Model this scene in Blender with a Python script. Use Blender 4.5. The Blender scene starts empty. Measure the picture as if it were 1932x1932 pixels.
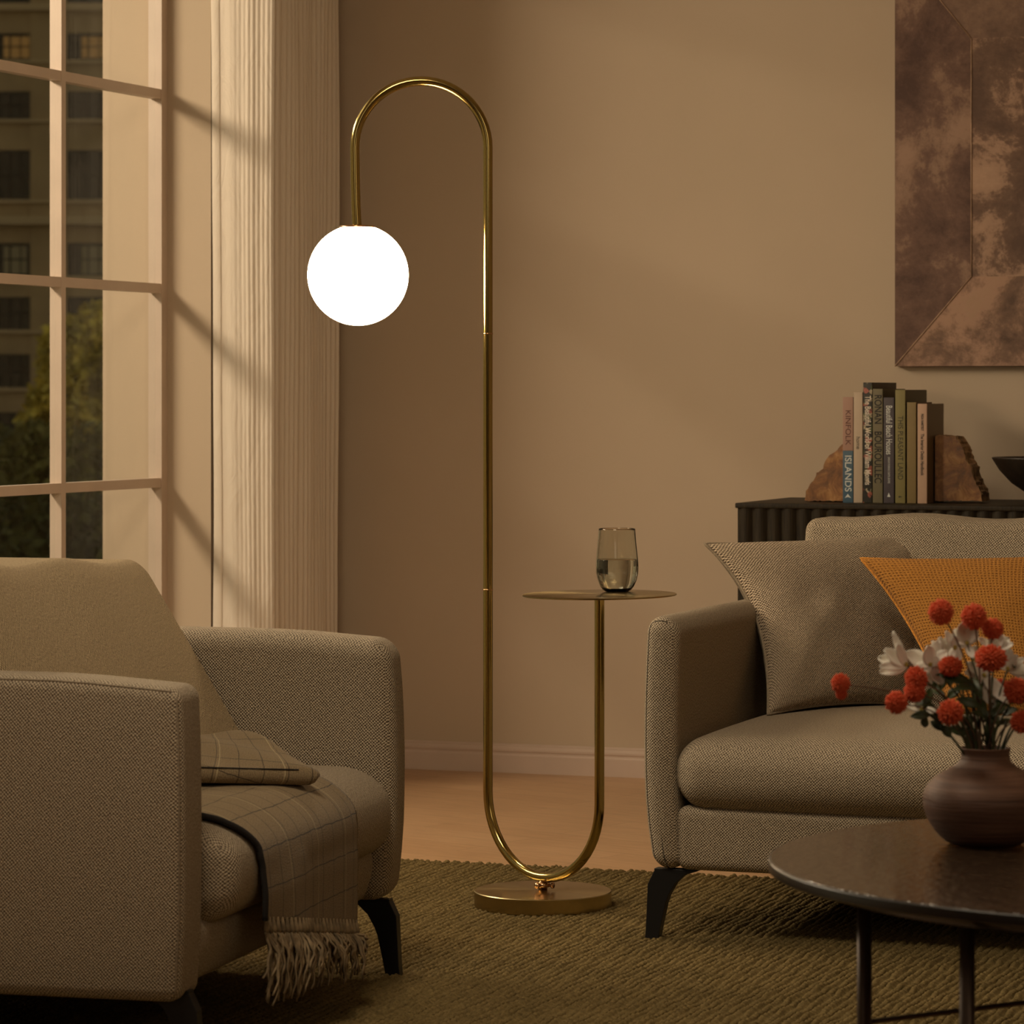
import bpy, math, random
import numpy as np
from mathutils import Vector, Matrix
random.seed(7); np.random.seed(7)
PI = math.pi
sc = bpy.context.scene
COL = sc.collection

# ------------------------------------------------------------------ camera
F = 6600.0; HY = 740.0; CX = 966.0; CH = 0.97
cam_d = bpy.data.cameras.new('camera'); cam = bpy.data.objects.new('camera', cam_d); COL.objects.link(cam)
cam.location = (0, 0, CH); cam.rotation_euler = (PI/2, 0, 0)
cam_d.sensor_width = 36; cam_d.lens = 36*F/1932.0; cam_d.shift_y = -(966.0-HY)/1932.0
cam_d.clip_end = 600; cam_d.clip_start = .05
cam_d.dof.use_dof = True; cam_d.dof.focus_distance = 6.4; cam_d.dof.aperture_fstop = 13
sc.camera = cam
def P(px, py, Y): return np.array([(px-CX)/F*Y, Y, CH-(py-HY)/F*Y])   # a point of the place seen at that spot

# room frame: corner of the two walls, e runs along the back wall, g runs away from the camera
A = math.radians(20.1)
E2 = np.array([math.cos(A), -math.sin(A)]); G2 = np.array([math.sin(A), math.cos(A)])
CORNER = np.array([-.647, 9.165])
def R(s, v, z=0.0):        # s: metres from the back wall, v: metres from the window plane
    p = CORNER - G2*s + E2*v
    return np.array([p[0], p[1], z])

# ------------------------------------------------------------------ materials
def mat(name):
    m = bpy.data.materials.new(name); m.use_nodes = True
    nt = m.node_tree; b = nt.nodes['Principled BSDF']
    return m, nt, b
def nd(nt, t, **kw):
    n = nt.nodes.new(t)
    for k, v in kw.items():
        if k.startswith('i_'): n.inputs[k[2:].replace('_', ' ')].default_value = v
        else: setattr(n, k, v)
    return n
def L(nt, a, b): nt.links.new(a, b)
def c4(c): return (c[0], c[1], c[2], 1)
def srgb(r, g, b):
    f = lambda x: (x/255/12.92) if x/255 <= .04045 else ((x/255+.055)/1.055)**2.4
    return (f(r), f(g), f(b))
def ramp(nt, fac, stops):
    r = nt.nodes.new('ShaderNodeValToRGB'); el = r.color_ramp.elements
    while len(el) < len(stops): el.new(.5)
    for e, (p, c) in zip(el, stops): e.position = p; e.color = c4(c)
    L(nt, fac, r.inputs[0]); return r.outputs[0]
def M(nt, op, a, b=None, c=None):
    n = nt.nodes.new('ShaderNodeMath'); n.operation = op
    for i, x in enumerate((a, b, c)):
        if x is None: continue
        if isinstance(x, (int, float)): n.inputs[i].default_value = x
        else: L(nt, x, n.inputs[i])
    return n.outputs[0]
def noise(nt, vec, scale, detail=2, rough=.5, dist=0.0, stretch=None):
    if stretch:
        mp = nt.nodes.new('ShaderNodeMapping'); mp.inputs['Scale'].default_value = stretch
        L(nt, vec, mp.inputs[0]); vec = mp.outputs[0]
    n = nd(nt, 'ShaderNodeTexNoise', i_Scale=scale, i_Detail=detail, i_Roughness=rough, i_Distortion=dist)
    L(nt, vec, n.inputs['Vector']); return n.outputs['Fac']
def bump(nt, bsdf, h, strength, dist):
    n = nd(nt, 'ShaderNodeBump', i_Strength=strength, i_Distance=dist)
    L(nt, h, n.inputs['Height']); L(nt, n.outputs[0], bsdf.inputs['Normal']); return n
def plain(name, col, rough=.6, metal=0.0, nz=0.0, nscale=40, bmp=0.0):
    m, nt, b = mat(name)
    b.inputs['Base Color'].default_value = c4(col); b.inputs['Roughness'].default_value = rough; b.inputs['Metallic'].default_value = metal
    tc = nd(nt, 'ShaderNodeTexCoord')
    if nz > 0:
        f = noise(nt, tc.outputs['Object'], nscale, 3)
        L(nt, ramp(nt, f, [(.3, [x*(1-nz) for x in col]), (.7, [min(1, x*(1+nz)) for x in col])]), b.inputs['Base Color'])
    if bmp > 0:
        f = noise(nt, tc.outputs['Object'], nscale*2, 3)
        bump(nt, b, f, bmp, .002)
    return m
def weave(name, light, dark, period=.0046, rot=45, strength=.9, accent=None, sheen=.04, grid=False):
    m, nt, b = mat(name)
    tc = nd(nt, 'ShaderNodeTexCoord')
    mp = nt.nodes.new('ShaderNodeMapping'); mp.inputs['Rotation'].default_value = (0, 0, math.radians(rot))
    L(nt, tc.outputs['UV'], mp.inputs[0])
    # slight waviness so the rows are not ruler straight
    wob = nd(nt, 'ShaderNodeTexNoise', i_Scale=60.0, i_Detail=2.0); L(nt, mp.outputs[0], wob.inputs['Vector'])
    vm = nd(nt, 'ShaderNodeVectorMath', operation='MULTIPLY_ADD'); vm.inputs[1].default_value = (.003, .003, 0)
    L(nt, wob.outputs['Color'], vm.inputs[0]); L(nt, mp.outputs[0], vm.inputs[2])
    sp = nt.nodes.new('ShaderNodeSeparateXYZ'); L(nt, vm.outputs[0], sp.inputs[0])
    k = 2*PI/period
    su = M(nt, 'SINE', M(nt, 'MULTIPLY', sp.outputs[0], k)); sv = M(nt, 'SINE', M(nt, 'MULTIPLY', sp.outputs[1], k))
    if grid: h = M(nt, 'MAXIMUM', su, sv)
    else: h = M(nt, 'MULTIPLY', su, sv)
    if grid: h = M(nt, 'MULTIPLY', h, .55)
    n2 = noise(nt, tc.outputs['UV'], 330, 3, .6)
    hh = M(nt, 'ADD', M(nt, 'MULTIPLY', h, .42), n2)
    st = [(.15, dark), (.50, [(a+c*1.3)/2.3 for a, c in zip(dark, light)]), (.85, light)]
    colr = ramp(nt, hh, st)
    if accent:
        n3 = noise(nt, tc.outputs['UV'], 45, 4, .6)
        mx = nd(nt, 'ShaderNodeMix', data_type='RGBA'); mx.inputs[7].default_value = c4(accent)
        L(nt, ramp(nt, n3, [(.45, (0, 0, 0)), (.7, (.55, .55, .55))]), mx.inputs[0]); L(nt, colr, mx.inputs[6]); colr = mx.outputs[2]
    L(nt, colr, b.inputs['Base Color'])
    b.inputs['Roughness'].default_value = .92; b.inputs['Sheen Weight'].default_value = sheen; b.inputs['Sheen Roughness'].default_value = .5
    b.inputs['Specular IOR Level'].default_value = .2
    bump(nt, b, hh, strength, .0022)
    return m

MAT = {}
# plaster wall
def wall_mat():
    m, nt, b = mat('warm beige plaster'); tc = nd(nt, 'ShaderNodeTexCoord')
    f = noise(nt, tc.outputs['Object'], 1.3, 4, .6)
    L(nt, ramp(nt, f, [(.3, (.525, .42, .305)), (.7, (.57, .455, .335))]), b.inputs['Base Color'])
    b.inputs['Roughness'].default_value = .85; b.inputs['Specular IOR Level'].default_value = .25
    bump(nt, b, noise(nt, tc.outputs['Object'], 260, 3), .12, .0015); return m
MAT['wall'] = wall_mat()
MAT['ceil'] = plain('ceiling paint', (.62, .55, .45), .9)
MAT['white'] = plain('off white painted wood', (.62, .50, .40), .45, nz=.04, nscale=12, bmp=.05)
MAT['base'] = plain('painted skirting', (.60, .47, .38), .5, nz=.03, nscale=10)
def floor_mat():
    m, nt, b = mat('oak herringbone floor'); tc = nd(nt, 'ShaderNodeTexCoord')
    mp = nt.nodes.new('ShaderNodeMapping'); mp.inputs['Rotation'].default_value = (0, 0, math.radians(38)); L(nt, tc.outputs['Object'], mp.inputs[0])
    br = nd(nt, 'ShaderNodeTexBrick', i_Scale=1.0, i_Mortar_Size=.0008, i_Brick_Width=.62, i_Row_Height=.09)
    br.inputs['Color1'].default_value = (.60, .375, .205, 1); br.inputs['Color2'].default_value = (.54, .325, .17, 1); br.inputs['Mortar'].default_value = (.30, .17, .08, 1)
    L(nt, mp.outputs[0], br.inputs['Vector'])
    g = noise(nt, mp.outputs[0], 9, 5, .6, .6, (1.2, 14, 1))
    mx = nd(nt, 'ShaderNodeMix', data_type='RGBA', blend_type='MULTIPLY'); mx.inputs[0].default_value = .55
    L(nt, br.outputs[0], mx.inputs[6]); L(nt, ramp(nt, g, [(.3, (.62, .58, .54)), (.65, (1, 1, 1))]), mx.inputs[7])
    L(nt, mx.outputs[2], b.inputs['Base Color']); b.inputs['Roughness'].default_value = .42
    bump(nt, b, g, .08, .001); return m
MAT['floor'] = floor_mat()
MAT['tweed'] = weave('oatmeal tweed upholstery', (.64, .525, .375), (.085, .06, .04), .0054, 3, 1.0)
MAT['tweed_lamplit'] = weave('oatmeal tweed tinted as lamplit', (.68, .515, .30), (.085, .06, .034), .0054, -4, 1.0)  # same tweed, yellowed to paint warm lamp light onto the back cushion
MAT['pillowgrey'] = weave('oatmeal pillow fabric', (.66, .525, .375), (.10, .07, .045), .0052, 8, 1.0)
MAT['mustard'] = weave('mustard chenille', (.58, .262, .052), (.16, .055, .010), .0062, 3, 1.0, grid=True)
MAT['pipe'] = plain('dark seam thread', (.10, .08, .055), .9)
MAT['pipelight'] = plain('oatmeal piping', (.26, .205, .14), .9, nz=.3, nscale=300)
MAT['blackmetal'] = plain('black powder coated metal', (.012, .012, .013), .42, .3)
def throw_mat():
    m, nt, b = mat('taupe windowpane check wool'); tc = nd(nt, 'ShaderNodeTexCoord')
    sp = nt.nodes.new('ShaderNodeSeparateXYZ'); L(nt, tc.outputs['UV'], sp.inputs[0])
    w = noise(nt, tc.outputs['UV'], 30, 2)
    wv = M(nt, 'MULTIPLY', M(nt, 'SUBTRACT', w, .5), .006)
    def line(o, per, wid, off):
        x = M(nt, 'ADD', M(nt, 'ADD', o, wv), off)
        return M(nt, 'LESS_THAN', M(nt, 'ABSOLUTE', M(nt, 'SUBTRACT', M(nt, 'FRACT', M(nt, 'DIVIDE', x, per)), .5)), wid/per/2)
    ln = M(nt, 'MAXIMUM', line(sp.outputs[0], .052, .0017, .0), line(sp.outputs[1], .056, .0017, .01))
    lt = line(sp.outputs[0], .14, .0022, .02)
    rib = M(nt, 'SINE', M(nt, 'MULTIPLY', sp.outputs[0], 2*PI/.0036)); n2 = noise(nt, tc.outputs['UV'], 420, 3, .6)
    hh = M(nt, 'ADD', M(nt, 'MULTIPLY', rib, .12), n2)
    base = ramp(nt, hh, [(.25, (.12, .083, .045)), (.75, (.33, .245, .137))])
    m1 = nd(nt, 'ShaderNodeMix', data_type='RGBA'); m1.inputs[7].default_value = (.035, .025, .02, 1)
    L(nt, M(nt, 'MULTIPLY', ln, .85), m1.inputs[0]); L(nt, base, m1.inputs[6])
    m2 = nd(nt, 'ShaderNodeMix', data_type='RGBA'); m2.inputs[7].default_value = (.46, .38, .22, 1)
    L(nt, M(nt, 'MULTIPLY', lt, .7), m2.inputs[0]); L(nt, m1.outputs[2], m2.inputs[6])
    L(nt, m2.outputs[2], b.inputs['Base Color']); b.inputs['Roughness'].default_value = .95; b.inputs['Sheen Weight'].default_value = .15
    b.inputs['Specular IOR Level'].default_value = .15
    bump(nt, b, hh, .8, .0015); return m
MAT['throw'] = throw_mat()
MAT['fringe'] = plain('taupe wool fringe', (.22, .158, .088), .95, nz=.45, nscale=60, bmp=.4)
MAT['selvedge'] = plain('black selvedge', (.012, .009, .008), .95, bmp=.5, nscale=200)
def brass_mat(name, rough, aniso=0.0, col=(.46, .34, .12)):
    m, nt, b = mat(name); b.inputs['Metallic'].default_value = 1; b.inputs['Roughness'].default_value = rough
    tc = nd(nt, 'ShaderNodeTexCoord'); f = noise(nt, tc.outputs['Object'], 90, 4, .6, 0, (1, 1, .04) if aniso == 0 else (1, 1, 1))
    L(nt, ramp(nt, f, [(.3, [x*.88 for x in col]), (.7, col)]), b.inputs['Base Color'])
    if aniso:
        b.inputs['Anisotropic'].default_value = aniso
        tg = nd(nt, 'ShaderNodeTangent', direction_type='RADIAL', axis='Z'); L(nt, tg.outputs[0], b.inputs['Tangent'])
    return m
MAT['brass'] = brass_mat('satin brass tube', .15)
MAT['brassdisc'] = brass_mat('spun brushed brass', .24, .85, (.43, .335, .17))
MAT['copper'] = brass_mat('polished copper brass', .15, 0, (.72, .42, .22))
def globe_mat():
    m, nt, b = mat('glowing opal glass'); b.inputs['Base Color'].default_value = (.9, .88, .84, 1); b.inputs['Roughness'].default_value = .25
    b.inputs['Emission Color'].default_value = (1, .74, .45, 1); b.inputs['Emission Strength'].default_value = 40; return m
MAT['globe'] = globe_mat()
def glass_mat(name, col=(1, 1, 1), ior=1.45, rough=0.0):
    m, nt, b = mat(name); nt.nodes.remove(b)
    g = nd(nt, 'ShaderNodeBsdfGlass', i_IOR=ior, i_Roughness=rough); g.inputs[0].default_value = c4(col)
    L(nt, g.outputs[0], nt.nodes['Material Output'].inputs[0]); return m
MAT['glass'] = glass_mat('clear tumbler glass', (.93, .93, .90), 1.45)
MAT['water'] = glass_mat('water', (.97, .98, .97), 1.33)
def pane_mat():   # thin window glass
    m, nt, b = mat('window glass'); nt.nodes.remove(b)
    t = nd(nt, 'ShaderNodeBsdfTransparent'); t.inputs[0].default_value = (.96, .965, .95, 1)
    g = nd(nt, 'ShaderNodeBsdfGlossy', i_Roughness=.02); lw = nd(nt, 'ShaderNodeLayerWeight', i_Blend=.5); fr_ = M(nt, 'MULTIPLY_ADD', M(nt, 'POWER', lw.outputs['Facing'], 5.0), .35, .015)
    mx = nd(nt, 'ShaderNodeMixShader'); L(nt, fr_, mx.inputs[0]); L(nt, t.outputs[0], mx.inputs[1]); L(nt, g.outputs[0], mx.inputs[2])
    L(nt, mx.outputs[0], nt.nodes['Material Output'].inputs[0]); return m
MAT['pane'] = pane_mat()
def curtain_mat():
    m, nt, b = mat('cream linen'); tc = nd(nt, 'ShaderNodeTexCoord')
    b.inputs['Base Color'].default_value = (.92, .82, .69, 1); b.inputs['Roughness'].default_value = .9; b.inputs['Specular IOR Level'].default_value = .15
    tr = nd(nt, 'ShaderNodeBsdfTranslucent'); tr.inputs[0].default_value = (.80, .68, .52, 1)
    mx = nd(nt, 'ShaderNodeMixShader'); mx.inputs[0].default_value = .22
    L(nt, b.outputs[0], mx.inputs[1]); L(nt, tr.outputs[0], mx.inputs[2]); L(nt, mx.outputs[0], nt.nodes['Material Output'].inputs[0])
    f = noise(nt, tc.outputs['UV'], 14, 4, .6, 1.2, (1, .35, 1)); f2 = noise(nt, tc.outputs['UV'], 900, 2)
    bump(nt, b, M(nt, 'ADD', f, M(nt, 'MULTIPLY', f2, .05)), .55, .012); return m
MAT['curtain'] = curtain_mat()
def fluted_mat():
    m, nt, b = mat('dark stained oak'); tc = nd(nt, 'ShaderNodeTexCoord')
    f = noise(nt, tc.outputs['Object'], 30, 5, .6, .5, (6, 6, .5))
    L(nt, ramp(nt, f, [(.3, (.010, .007, .004)), (.7, (.036, .026, .013))]), b.inputs['Base Color']); b.inputs['Roughness'].default_value = .55; b.inputs['Specular IOR Level'].default_value = .25
    bump(nt, b, f, .3, .001); return m
MAT['darkwood'] = fluted_mat()
def vase_mat():
    m, nt, b = mat('turned brown stoneware'); tc = nd(nt, 'ShaderNodeTexCoord')
    f = noise(nt, tc.outputs['Object'], 16, 5, .65, .3, (.5, .5, 14))
    L(nt, ramp(nt, f, [(.3, (.07, .03, .018)), (.5, (.135, .063, .038)), (.72, (.20, .105, .066))]), b.inputs['Base Color']); b.inputs['Roughness'].default_value = .55
    bump(nt, b, f, .6, .003); return m
MAT['vase'] = vase_mat()
def table_mat():
    m, nt, b = mat('hammered bronze glass top'); tc = nd(nt, 'ShaderNodeTexCoord')
    f = noise(nt, tc.outputs['Object'], 85, 3, .5)
    L(nt, ramp(nt, f, [(.3, (.022, .013, .008)), (.7, (.055, .034, .020))]), b.inputs['Base Color'])
    b.inputs['Roughness'].default_value = .16; b.inputs['Specular IOR Level'].default_value = .7; b.inputs['Coat Weight'].default_value = .3; b.inputs['Coat Roughness'].default_value = .08
    bump(nt, b, f, .8, .007); return m
MAT['tabletop'] = table_mat()
MAT['rimdark'] = plain('dark polished edge', (.010, .007, .005), .32)
MAT['bronze'] = plain('dark bronze metal', (.05, .031, .02), .42, .6)
def petr_mat():
    m, nt, b = mat('petrified wood'); tc = nd(nt, 'ShaderNodeTexCoord')
    f = noise(nt, tc.outputs['Object'], 26, 7, .7, .7)
    L(nt, ramp(nt, f, [(.3, (.08, .032, .012)), (.5, (.24, .10, .03)), (.62, (.40, .19, .06)), (.78, (.52, .34, .17))]), b.inputs['Base Color'])
    b.inputs['Roughness'].default_value = .4; bump(nt, b, f, .35, .004); return m
MAT['petrified'] = petr_mat()
MAT['bark'] = plain('petrified bark rim', (.36, .23, .12), .85, nz=.6, nscale=60, bmp=.9)
MAT['bowl'] = plain('black brown stoneware bowl', (.02, .013, .008), .45, nz=.3)
MAT['red'] = plain('coral red petals', (.74, .115, .038), .7, nz=.25, nscale=300)
MAT['petal'] = plain('white petals', (.93, .88, .78), .6)
MAT['stem'] = plain('dark green stem', (.05, .06, .02), .6)
MAT['stemred'] = plain('reddish brown stem', (.11, .06, .03), .6)
MAT['leaf'] = plain('dark green leaf', (.035, .05, .012), .45, nz=.35, nscale=60)
MAT['stamen'] = plain('yellow green stamen', (.45, .36, .08), .7)
def rug_mat():
    m, nt, b = mat('olive braided jute'); tc = nd(nt, 'ShaderNodeTexCoord')
    f = noise(nt, tc.outputs['Object'], 120, 4, .65); f2 = noise(nt, tc.outputs['Object'], 4, 3)
    base = ramp(nt, M(nt, 'ADD', M(nt, 'MULTIPLY', f, .7), M(nt, 'MULTIPLY', f2, .3)), [(.3, (.068, .049, .018)), (.7, (.23, .165, .068))])
    L(nt, base, b.inputs['Base Color']); b.inputs['Roughness'].default_value = .95; b.inputs['Specular IOR Level'].default_value = .1
    bump(nt, b, f, .8, .003); return m
MAT['rug'] = rug_mat()

# ------------------------------------------------------------------ mesh helpers
def mesh(name, V, Fc, m=None, parent=None, uv='box', smooth=True, mats=None, midx=None):
    V = np.asarray(V, float)
    me = bpy.data.meshes.new(name); me.from_pydata([tuple(v) for v in V], [], [tuple(f) for f in Fc]); me.update()
    if smooth: me.polygons.foreach_set('use_smooth', [True]*len(me.polygons))
    if mats:
        for x in mats: me.materials.append(x)
        if midx is not None: me.polygons.foreach_set('material_index', midx)
    elif m: me.materials.append(m)
    if uv is not None:
        ul = me.uv_layers.new(name='UVMap')
        n = len(me.loops); vi = np.empty(n, int); me.loops.foreach_get('vertex_index', vi)
        if isinstance(uv, str):
            pn = np.empty(len(me.polygons)*3); me.polygons.foreach_get('normal', pn); pn = np.abs(pn.reshape(-1, 3))
            lt = np.empty(len(me.polygons), int); me.polygons.foreach_get('loop_total', lt)
            ax = np.repeat(np.argmax(pn, 1), lt); co = V[vi]
            U = np.where((ax == 0)[:, None], co[:, [1, 2]], np.where((ax == 1)[:, None], co[:, [0, 2]], co[:, [0, 1]]))
        else: U = np.asarray(uv)[vi]
        ul.data.foreach_set('uv', U.ravel())
    o = bpy.data.objects.new(name, me); COL.objects.link(o)
    if parent: o.parent = parent
    return o
def empty(name, loc=(0, 0, 0), rz=0.0, label=None, cat=None, group=None):
    o = bpy.data.objects.new(name, None); COL.objects.link(o); o.location = loc; o.rotation_euler = (0, 0, rz); o.empty_display_size = .05
    tag(o, label, cat, group); return o
def tag(o, label=None, cat=None, group=None, kind=None):
    if label: o['label'] = label
    if cat: o['category'] = cat
    if group: o['group'] = group
    if kind: o['kind'] = kind
    return o
def axis_pts(h, r, n, m):
    a = [h-r+r*math.tan(k/n*PI/4) for k in range(n+1)]
    mid = list(np.linspace(-(h-r), h-r, m+1))[1:-1] if h-r > 1e-6 else []
    return [-x for x in reversed(a)]+mid+a if h-r > 1e-6 else [-x for x in reversed(a[1:])]+a
def rbox(lo, hi, r, n=5, m=(8, 8, 8), deform=None):
    lo = np.array(lo, float); hi = np.array(hi, float); c = (lo+hi)/2; H = (hi-lo)/2
    ax = [axis_pts(H[i], r, n, m[i]) for i in range(3)]
    idx = {}; V = []; Fc = []
    def vid(i, j, k):
        key = (i, j, k)
        if key not in idx:
            p = np.array([ax[0][i], ax[1][j], ax[2][k]]); q = np.clip(p, -(H-r), H-r); d = p-q; l = np.linalg.norm(d)
            if l > 1e-9: p = q+d/l*r
            idx[key] = len(V); V.append(p)
        return idx[key]
    N = [len(a)-1 for a in ax]
    for k, kk in ((0, 0), (N[2], 1)):
        for i in range(N[0]):
            for j in range(N[1]):
                f = [vid(i, j, k), vid(i+1, j, k), vid(i+1, j+1, k), vid(i, j+1, k)]; Fc.append(f if kk else f[::-1])
    for j, kk in ((0, 1), (N[1], 0)):
        for i in range(N[0]):
            for k in range(N[2]):
                f = [vid(i, j, k), vid(i+1, j, k), vid(i+1, j, k+1), vid(i, j, k+1)]; Fc.append(f if kk else f[::-1])
    for i, kk in ((0, 0), (N[0], 1)):
        for j in range(N[1]):
            for k in range(N[2]):
                f = [vid(i, j, k), vid(i, j+1, k), vid(i, j+1, k+1), vid(i, j, k+1)]; Fc.append(f if kk else f[::-1])
    V = np.array(V)
    if deform is not None: V = deform(V, H)
    rbox.idx = idx; rbox.N = N; rbox.V = V+c
    return V+c, Fc
def box(lo, hi):
    x0, y0, z0 = lo; x1, y1, z1 = hi
    V = [(x0, y0, z0), (x1, y0, z0), (x1, y1, z0), (x0, y1, z0), (x0, y0, z1), (x1, y0, z1), (x1, y1, z1), (x0, y1, z1)]
    return V, [(3, 2, 1, 0), (4, 5, 6, 7), (0, 1, 5, 4), (1, 2, 6, 5), (2, 3, 7, 6), (3, 0, 4, 7)]
def join(parts):
    V = []; Fc = []
    for v, f in parts:
        o = len(V); V += [tuple(x) for x in v]; Fc += [tuple(i+o for i in q) for q in f]
    return V, Fc
def tube(pts, r, seg=12, closed=False, cap=True):
    pts = [Vector(p) for p in pts]; n = len(pts); V = []; Fc = []
    rr = r if hasattr(r, '__len__') else [r]*n
    T = []
    for i in range(n):
        a = pts[(i-1) % n] if (i > 0 or closed) else pts[0]; b = pts[(i+1) % n] if (i < n-1 or closed) else pts[-1]
        T.append((b-a).normalized())
    up = Vector((0, 0, 1)) if abs(T[0].z) < .9 else Vector((1, 0, 0))
    nrm = (up-T[0]*up.dot(T[0])).normalized()
    for i in range(n):
        nrm = (nrm-T[i]*nrm.dot(T[i])).normalized(); bn = T[i].cross(nrm)
        for k in range(seg):
            a = 2*PI*k/seg; V.append(tuple(pts[i]+(nrm*math.cos(a)+bn*math.sin(a))*rr[i]))
    for i in range(n if closed else n-1):
        j = (i+1) % n
        for k in range(seg): Fc.append((i*seg+k, i*seg+(k+1) % seg, j*seg+(k+1) % seg, j*seg+k))
    if cap and not closed:
        Fc.append(tuple(range(seg))[::-1]); Fc.append(tuple((n-1)*seg+k for k in range(seg)))
    return V, Fc
def lathe(prof, seg=64, c=(0, 0, 0), closed_bottom=True, closed_top=True):
    V = []; Fc = []; n = len(prof)
    for r, z in prof:
        for k in range(seg):
            a = 2*PI*k/seg; V.append((c[0]+r*math.cos(a), c[1]+r*math.sin(a), c[2]+z))
    for i in range(n-1):
        for k in range(seg): Fc.append((i*seg+k, i*seg+(k+1) % seg, (i+1)*seg+(k+1) % seg, (i+1)*seg+k))
    if closed_bottom: Fc.append(tuple(range(seg))[::-1])
    if closed_top: Fc.append(tuple((n-1)*seg+k for k in range(seg)))
    return V, Fc
def edge_split(o, deg=35):
    mo = o.modifiers.new('edges', 'EDGE_SPLIT'); mo.split_angle = math.radians(deg); return o
def loc2(O, ang):   # local frame builder: x along facing wall direction, y into depth
    ex = np.array([math.cos(ang), -math.sin(ang)]); gy = np.array([math.sin(ang), math.cos(ang)])
    def to_local(p):
        d = np.array(p[:2])-np.array(O); return (float(d@ex), float(d@gy), float(p[2]))
    return to_local
def grid(fn, nu, nv, us=(0, 1), vs=(0, 1)):
    V = []; U = []; Fc = []
    for i in range(nu+1):
        for j in range(nv+1):
            u = us[0]+(us[1]-us[0])*i/nu; v = vs[0]+(vs[1]-vs[0])*j/nv
            p, w = fn(u, v); V.append(p); U.append(w)
    for i in range(nu):
        for j in range(nv):
            a = i*(nv+1)+j; Fc.append((a, a+nv+1, a+nv+2, a+1))
    return V, Fc, U
def thicken(V, Fc, t, U):      # a sheet with real thickness
    me = np.array(V, float); n = len(me); N = np.zeros_like(me)
    for f in Fc:
        a, b, c = me[f[0]], me[f[1]], me[f[2]]; nn = np.cross(b-a, c-a)
        for i in f: N[i] += nn
    N /= np.linalg.norm(N, axis=1)[:, None]+1e-12
    V2 = np.vstack([me, me-N*t]); F2 = list(Fc)+[tuple(i+n for i in f[::-1]) for f in Fc]
    from collections import Counter
    ed = Counter()
    for f in Fc:
        for i in range(len(f)): ed[(f[i], f[(i+1) % len(f)])] += 1
    for (a, b) in list(ed):
        if (b, a) not in ed: F2.append((b, a, a+n, b+n))
    return V2, F2, list(U)+list(U)
def smoothnoise(p, s, seed=0):
    from mathutils import noise as mn
    return mn.noise(Vector((p[0]*s+seed*7.1, p[1]*s+seed*3.3, p[2]*s)))

# ------------------------------------------------------------------ room shell
H = 2.95; VM = 5.2; SM = 10.6
def struct(o): o['kind'] = 'structure'; return o
def rbx(s0, s1, v0, v1, z0, z1):     # box in room coordinates
    V = [R(s, v, z) for z in (z0, z1) for (s, v) in ((s1, v0), (s1, v1), (s0, v1), (s0, v0))]
    return V, [(3, 2, 1, 0), (4, 5, 6, 7), (0, 1, 5, 4), (1, 2, 6, 5), (2, 3, 7, 6), (3, 0, 4, 7)]
WV = .118            # inner face of the window wall
S0, S1 = .587, 5.27  # window opening
ZT, ZB = 2.80, .09
struct(mesh('floor', *rbx(-.2, SM, -.18, VM, -.1, 0), MAT['floor'], smooth=False))
struct(mesh('ceiling', *rbx(-.2, SM, -.18, VM+.1, H, H+.1), MAT['ceil'], smooth=False))
struct(mesh('wall_back', *rbx(-.12, 0, -.18, VM, 0, H), MAT['wall'], smooth=False))
struct(mesh('wall_right', *rbx(-.12, SM, VM, VM+.1, 0, H), MAT['wall'], smooth=False))
struct(mesh('wall_front', *rbx(SM, SM+.1, -.18, VM+.1, 0, H), MAT['wall'], smooth=False))
VO = -.177
struct(mesh('wall_left', *join([rbx(0, S0, VO, WV, 0, H), rbx(S1, SM, VO, WV, 0, H), rbx(S0, S1, VO, WV, ZT, H), rbx(S0, S1, VO, WV, 0, ZB)]), MAT['wall'], smooth=False))
# skirting with a moulded profile
def skirting(name, a, b, n):   # a,b room (s,v); n: (ds,dv) into the room
    prof = [(0, 0), (.016, 0), (.016, .044), (.0125, .048), (.0125, .052), (.0145, .055), (.0145, .060), (.008, .0665), (.008, .070), (.004, .073), (0, .073)]
    V = []
    for (s, v) in (a, b):
        for d, z in prof: V.append(R(s+n[0]*d, v+n[1]*d, z))
    k = len(prof); Fc = [(i, (i+1) % k, k+(i+1) % k, k+i) for i in range(k)]+[tuple(range(k))[::-1], tuple(range(k, 2*k))]
    return struct(mesh(name, V, Fc, MAT['base'], smooth=False))
skirting('baseboard_back', (0, WV), (0, VM), (1, 0))
skirting('baseboard_left', (0, WV), (S0, WV), (0, 1))
# window: frame, glazing bars, panes
win = empty('window_1'); win['kind'] = 'structure'
fd = .036; PITCH = .5163
zs = [1.702+k*.477 for k in (-3, -2, -1, 0, 1, 2)]
st = .032
mesh('window_frame', *join([rbx(S0, S0+st, -fd, 0, ZB, ZT), rbx(S1-st, S1, -fd, 0, ZB, ZT), rbx(S0+st, S1-st, -fd, 0, ZT-st, ZT), rbx(S0+st, S1-st, -fd, 0, ZB, ZB+st)]), MAT['white'], win, smooth=False)
vb = [S0+st+PITCH*k for k in range(1, 9)]
bars = [rbx(s-.011, s+.011, -.031, -.001, ZB+st, ZT-st) for s in vb]
hb = [rbx(S0+st, S1-st, -.030, -.002, z-.0115, z+.0115) for z in zs if ZB+.1 < z < ZT-.1]
mesh('glazing_bars', *join(bars+hb), MAT['white'], win, smooth=False)
mesh('window_panes', *rbx(S0+.02, S1-.02, -.0175, -.0165, ZB+.02, ZT-.02), MAT['pane'], win, smooth=False)

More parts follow.
